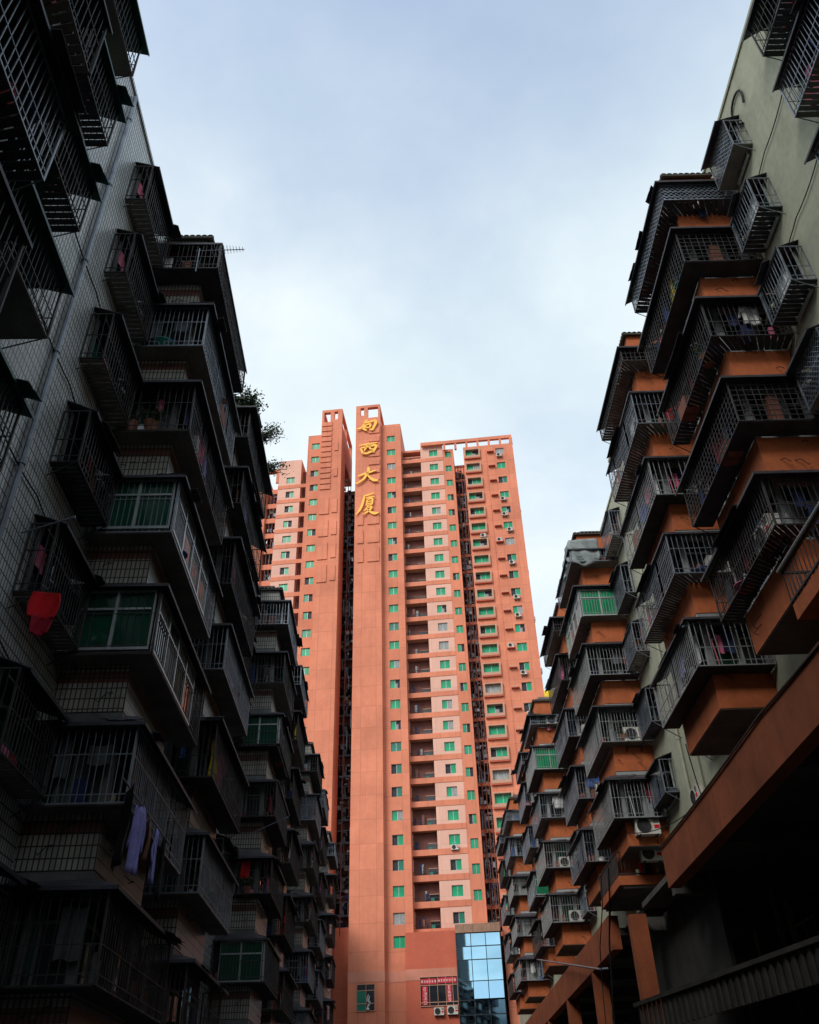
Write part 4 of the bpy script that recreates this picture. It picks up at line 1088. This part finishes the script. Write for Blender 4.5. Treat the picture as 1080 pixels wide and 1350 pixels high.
# basins, buckets and boxes on the cage trays
def basin(loc, label, col, r=.26, h=.16):
    mb = MB(); mb.lathe([(0, 0), (r*.72, 0), (r, h), (r*1.06, h), (r*1.04, h-.015), (r*.95, h-.02), (r*.7, .015), (0, .015)], seg=20)
    o = mb.build('basin', [CL[col]], None, loc, True); tag(o, label, 'basin', 'basins and buckets in the cages')
def carton(loc, rz, label, w, h, col='brown'):
    mb = MB(); mb.box(-w/2, w/2, -w*.35, w*.35, 0, h); mb.box(-w*.03, w*.03, -w*.35-.004, w*.35+.004, 0.0, h+.004)
    mb.bar((-w/2, -w*.35, h), (-w*.62, -w*.5, h+.09), .012, w*.5)
    o = mb.build('carton', [CL[col]], None, loc); o.rotation_euler = (0, 0, rz); tag(o, label, 'box', 'boxes stored in the cages')
for (B, i, n, face, t, col) in ((RB, 1, 3, 'street', .4, 'teal'), (RB, 2, 1, 'south', .4, 'blue'), (RB, 4, 4, 'south', .5, 'red'), (LB, 1, 5, 'south', .6, 'teal'), (LB, 1, 3, 'street', .8, 'blue'), (LB, 2, 4, 'street', 2.2, 'white'), (RB, 1, 0, 'street', 2.2, 'pink')):
    p, rz = place(B, i, n, face, t); basin(p + Vector((0, 0, 1.12)), '%s plastic basin in %s' % (col, where(B, i, n)), col)
for (B, i, n, face, t, w, h) in ((RB, 1, 1, 'street', .8, .55, .4), (RB, 2, 2, 'street', 2.5, .6, .5), (RB, 3, 3, 'street', 1.8, .5, .45), (LB, 1, 5, 'street', 2.6, .6, .5), (LB, 2, 3, 'street', 2.4, .5, .4), (RB, 1, 4, 'street', 1.1, .5, .35), (LB, 3, 4, 'street', 1.8, .5, .45), (RB, 1, 2, 'street', 2.4, .6, .45)):
    p, rz = place(B, i, n, face, t); carton(p + Vector((0, 0, 1.1)), rz, 'brown carton stored in ' + where(B, i, n), w, h)
# clothes poles poking out of the cages
def pole(a0, a1, y, z0, z1, B, label):
    mb = MB(); mb.tube([(0, 0, 0), (B.sx*(a1-a0), .02, z1-z0)], .016, 0, 6); mb.lathe([(0, 0), (.03, .01), (.03, .05), (0, .06)], (B.sx*(a1-a0), .02, z1-z0), 'X', 0, 8)
    o = mb.build('drying_pole', [M['bars']], None, at(B, a0, y, z0)); o.rotation_euler = (0, 0, B.root.rotation_euler.z); tag(o, label, 'pole')
pole(9.2, 7.9, 22.0, 14.0, 13.7, RB, 'clothes pole sticking out under the lower cage of the second orange bay')
pole(6.6, 5.75, 12.9, 10.9, 11.25, LB, 'dark bracket pole between two caged windows on the tiled wall')
pole(5.6, 4.2, 35.6, 12.3, 12.9, LB, 'clothes pole sticking out below the third tiled bay')
mb = MB(); mb.tube([(8.25, 43.3, 8.28), (8.22, 64.8, 12.27)], .05, 0, 6); mb.tube([(8.25, 43.3, 8.28), (8.6, 43.3, 8.3)], .05, 0, 6)
o = mb.build('steel_pole', [M['bars']], None); o.rotation_euler = (0, 0, RB.root.rotation_euler.z); tag(o, 'long thin pole slanting across the far orange podium beam', 'pole')
# cables hanging down beside the orange column
for k, (dx, dy, sag) in enumerate(((0, 0, .0), (.14, .5, .35), (-.1, 1.2, .6))):
    mb = MB(); mb.tube([(8.3+dx, 38.6+dy, 11.4), (8.28+dx, 39.2+dy, 10.3), (8.3+dx, 40.6+dy+sag, 9.0), (8.32+dx, 41.4+dy+sag, 7.6), (8.25+dx, 42.0+dy, 6.2), (8.3+dx, 42.2+dy, .2)], .035 - .006*k, 0, 6)
    o = mb.build('cable', [M['cable']], None); o.rotation_euler = (0, 0, RB.root.rotation_euler.z)
    tag(o, '%s black cable hanging down beside the orange column under the balcony' % ('thick', 'thinner', 'thinnest')[k], 'cable', 'cables by the column')
# red shrine box on the railed balcony
t = thing('shrine_box', 'small red box like a shrine on the railed balcony', 'shrine', at(RB, 9.7, 37.75, 10.7), RB.root.rotation_euler.z)
mb = MB(); mb.box(-.28, .28, -.2, .2, 0, .7); mb.build('body', [CL['red']], t)
mb = MB(); mb.box(-.36, .36, -.27, .24, .7, .77); mb.box(-.3, .3, -.2, .2, .77, .86); mb.build('roof', [CL['yellow']], t)
mb = MB(); mb.box(-.18, .18, -.215, -.2, .1, .58); mb.build('opening', [M['dark']], t)
# red banners in the window at the tower's foot: rows of character-like strokes on red
def banner(s0, s1, z0, z1, label, n, horiz, seed):
    r = random.Random(seed)
    t = thing('shop_banner', label, 'banner', tw((s0+s1)/2, -.79, z0), TROT, 'red banners in the low window')
    w, h = (s1-s0)/2, z1-z0
    mb = MB(); mb.box(-w, w, -.012, .012, 0, h); mb.build('cloth', [M['banner']], t)
    mb = MB()
    for k in range(n):
        if horiz: cx, cz, sz = -w + (k+.5)*2*w/n, h/2, min(h, 2*w/n)*.4
        else: cx, cz, sz = 0, h - (k+.5)*h/n, min(2*w, h/n)*.42
        for q in range(3): zz = cz + sz*(q-1)*.8; a = sz*r.uniform(.5, 1); mb.box(cx-a, cx+a, -.022, -.012, zz-.02, zz+.02)
        for q in range(2): xx = cx + sz*r.uniform(-.8, .8); mb.box(xx-.02, xx+.02, -.024, -.013, cz-sz, cz+sz*r.uniform(.2, 1))
    mb.build('lettering', [M['banner_ink']], t)
banner(-.35, 1.35, 17.1, 17.65, 'wide red banner across the window top, the one nearer the fin', 6, True, 1)
banner(1.5, 3.55, 17.15, 17.7, 'wide red banner across the window top, beside the glass box', 7, True, 2)
banner(-.25, .38, 15.1, 16.9, 'upright red banner in the pane nearer the fin', 4, False, 3)
banner(2.45, 3.0, 15.3, 16.95, 'upright red banner in the pane nearer the glass box', 4, False, 4)
# pale carved figure standing in the tall window of the fin
t = thing('figurine', 'pale carved ornament standing in the tall green window at the fin base', 'ornament', tw(-6.15, -1.2, 14.85), TROT)
mb = MB(); mb.lathe([(0, 0), (.16, 0), (.18, .1), (.10, .2), (.09, .3)], seg=12); mb.build('base', [M['white']], t)
mb = MB(); mb.tube([(.0, 0, .3), (.12, 0, .5), (.3, 0, .62), (.16, 0, .8), (-.02, 0, .85), (.1, 0, 1.0), (.17, 0, 1.25), (.06, 0, 1.45), (-.04, 0, 1.3), (-.1, 0, 1.0), (-.14, 0, .7)], [.1, .13, .08, .13, .11, .09, .06, .07, .06, .05, .03], 0, 8)
mb.build('carving', [CL['white']], t, (0, 0, 0), True)
# ---- right undercroft: pipes, skewed corrugated awning
B = RB
mb = MB()
P0, P1 = Vector((9.9, 21.0)), Vector((7.3, 33.0))
for k in range(70):
    f0, f1 = k/70, (k+.62)/70; p, q = P0.lerp(P1, f0), P0.lerp(P1, f1); o = .05 if k % 2 else 0
    mb.box(min(p.x, q.x)+o, max(p.x, q.x)+.05+o, p.y, q.y+.06, 4.75, 5.55)
mb.bar((P0.x-.03, P0.y, 5.6), (P1.x-.03, P1.y, 5.6), .14, .12)
mb.sheet(lambda u, v: (P0.x+(P1.x-P0.x)*u+3.2*v, P0.y+(P1.y-P0.y)*u, 5.66+.5*v), 12, 2, .04)
aw = B.put(mb, 'shop_awning', [M['awn_grey']]) if 'awn_grey' in M else B.put(mb, 'shop_awning', [mat('grey_corrugated_sheet', (.04, .037, .03), rough=.6, var=.35, scale=2, streak=.5)])
for y, a in ((19.5, 11.2), (24.4, 11.6), (29.0, 11.2), (15.5, 11.4)):
    mb = MB(); mb.tube([(a, y, 0), (a, y, 9.2)], .09, 0, 10)
    for z in (2, 4.5, 7): mb.tube([(a-.1, y, z), (a+.1, y, z)], .12, 0, 10)
    B.put(mb, 'drain_pipe', [M['tray']])

# unseen block added behind the camera, shaped to shade the near street
tb = thing('shade_block', 'added unseen block behind the camera that shades the near street', 'building', (0, -46, 0))
mb = MB(); mb.box(-90, -20, -16, 0, 0, 70); mb.box(-20, 30, -16, -1, 0, 24)
for k in range(22): mb.box(-90.2, -19.8, -.3, 0.25, 2.6+3*k, 3.1+3*k)
mb.build('wall', [M['soffit']], tb)
mb = MB()
for k in range(19):
    for i in range(15): mb.box(-84+i*4.1, -81.6+i*4.1, .02, .08, 3.7+3*k, 5.3+3*k)
o = mb.build('window', [M['glass']], tb); o['kind'] = 'stuff'

# undercroft fittings: ledge, old units and pipes on the dim wall under the beam
B = RB
mb = MB(); mb.box(13.6, 14.5, B.y0, 60, 3.1, 3.35, 0)
for y in range(-20, 60, 4): mb.box(14.35, 14.5, y, y+.35, 0, 9.3, 0)
B.put(mb, 'ledge', [M['pale']])
mb = MB()
for y in (17.6, 21.8, 25.8, 30.2, 34.0):
    mb = MB(); mb.box(14.42, 14.5, y, y+1.9, 6.3, 8.4, 1)
    for q in range(3): mb.box(14.38, 14.42, y+q*.93, y+q*.93+.06, 6.3, 8.4, 0)
    mb.box(14.38, 14.42, y, y+1.92, 8.36, 8.42, 0); mb.box(14.38, 14.42, y, y+1.92, 6.28, 6.34, 0); B.put(mb, 'window', [M['alu'], M['glass']])
for k, (y, z) in enumerate(((20.6, 5.6), (24.9, 6.0), (29.6, 5.7))):
    aircon(at(B, 14.2, y, z), B.root.rotation_euler.z - math.pi/2, 'dim air conditioner on the undercroft wall, %s from the camera' % ORD[k], 'air conditioners in the undercroft')

# cables slung along and across the blocks, and rain pipes down the bare walls
crng = random.Random(77)
def sag(B, pts, drop, r, label, group):
    P = []
    for p, q in zip(pts[:-1], pts[1:]):
        for i in range(9):
            t = i/8; v = Vector(p).lerp(Vector(q), t); v.z -= drop*4*t*(1-t); P.append((B.sx*v.x, v.y, v.z))
    mb = MB(); mb.tube(P, r, 0, 5); o = mb.build('cable', [M['cable']], None); o.rotation_euler = (0, 0, B.root.rotation_euler.z); tag(o, label, 'cable', group)
GC = 'cables slung along the blocks'
for n in (1, 2, 3, 4):
    z = RB.S0+3*n; sag(RB, [(10.2, 11.4, z+.5), (10.2, 13.4, z+.25), (10.2, 15.8, z+.1)], .12, .016, 'thin cable sagging over the pale wall under its %s window cage from the roof' % ORD[4-n], GC)
    z = LB.S0+3*n+3; sag(LB, [(6.7, 10.4, z+.3), (6.7, 13.3, z+.1), (6.7, 16.2, z+.0)], .14, .016, 'thin cable sagging over the white tiles under the %s window cage from the roof' % ORD[5-n], GC)
sag(RB, [(8.5, 25.8, 11.7), (9.9, 29.5, 11.2), (8.6, 35.5, 11.9)], .35, .018, 'cable looping across the pale gap above the orange podium beam', GC)
sag(RB, [(8.55, 12.0, 10.0), (8.53, 20.0, 10.12), (8.53, 31.0, 10.06)], .06, .03, 'black cable lying along the top edge of the orange podium beam', GC)
for B, y, z0, z1 in ((RB, 30.0, 10.2, 27.4), (RB, 31.6, 10.2, 27.4), (LB, 12.35, 2.2, 25.0), (LB, 32.4, 2.2, 25.0)):
    a = B.xw-.08; mb = MB(); mb.tube([(a, y, z0), (a, y, z1)], .055, 0, 8)
    k = z0+1
    while k < z1: mb.tube([(a, y, k), (a, y, k+.09)], .075, 0, 8); k += 2.95
    B.put(mb, 'drain_pipe', [M['pale'] if B is RB else M['bars']])
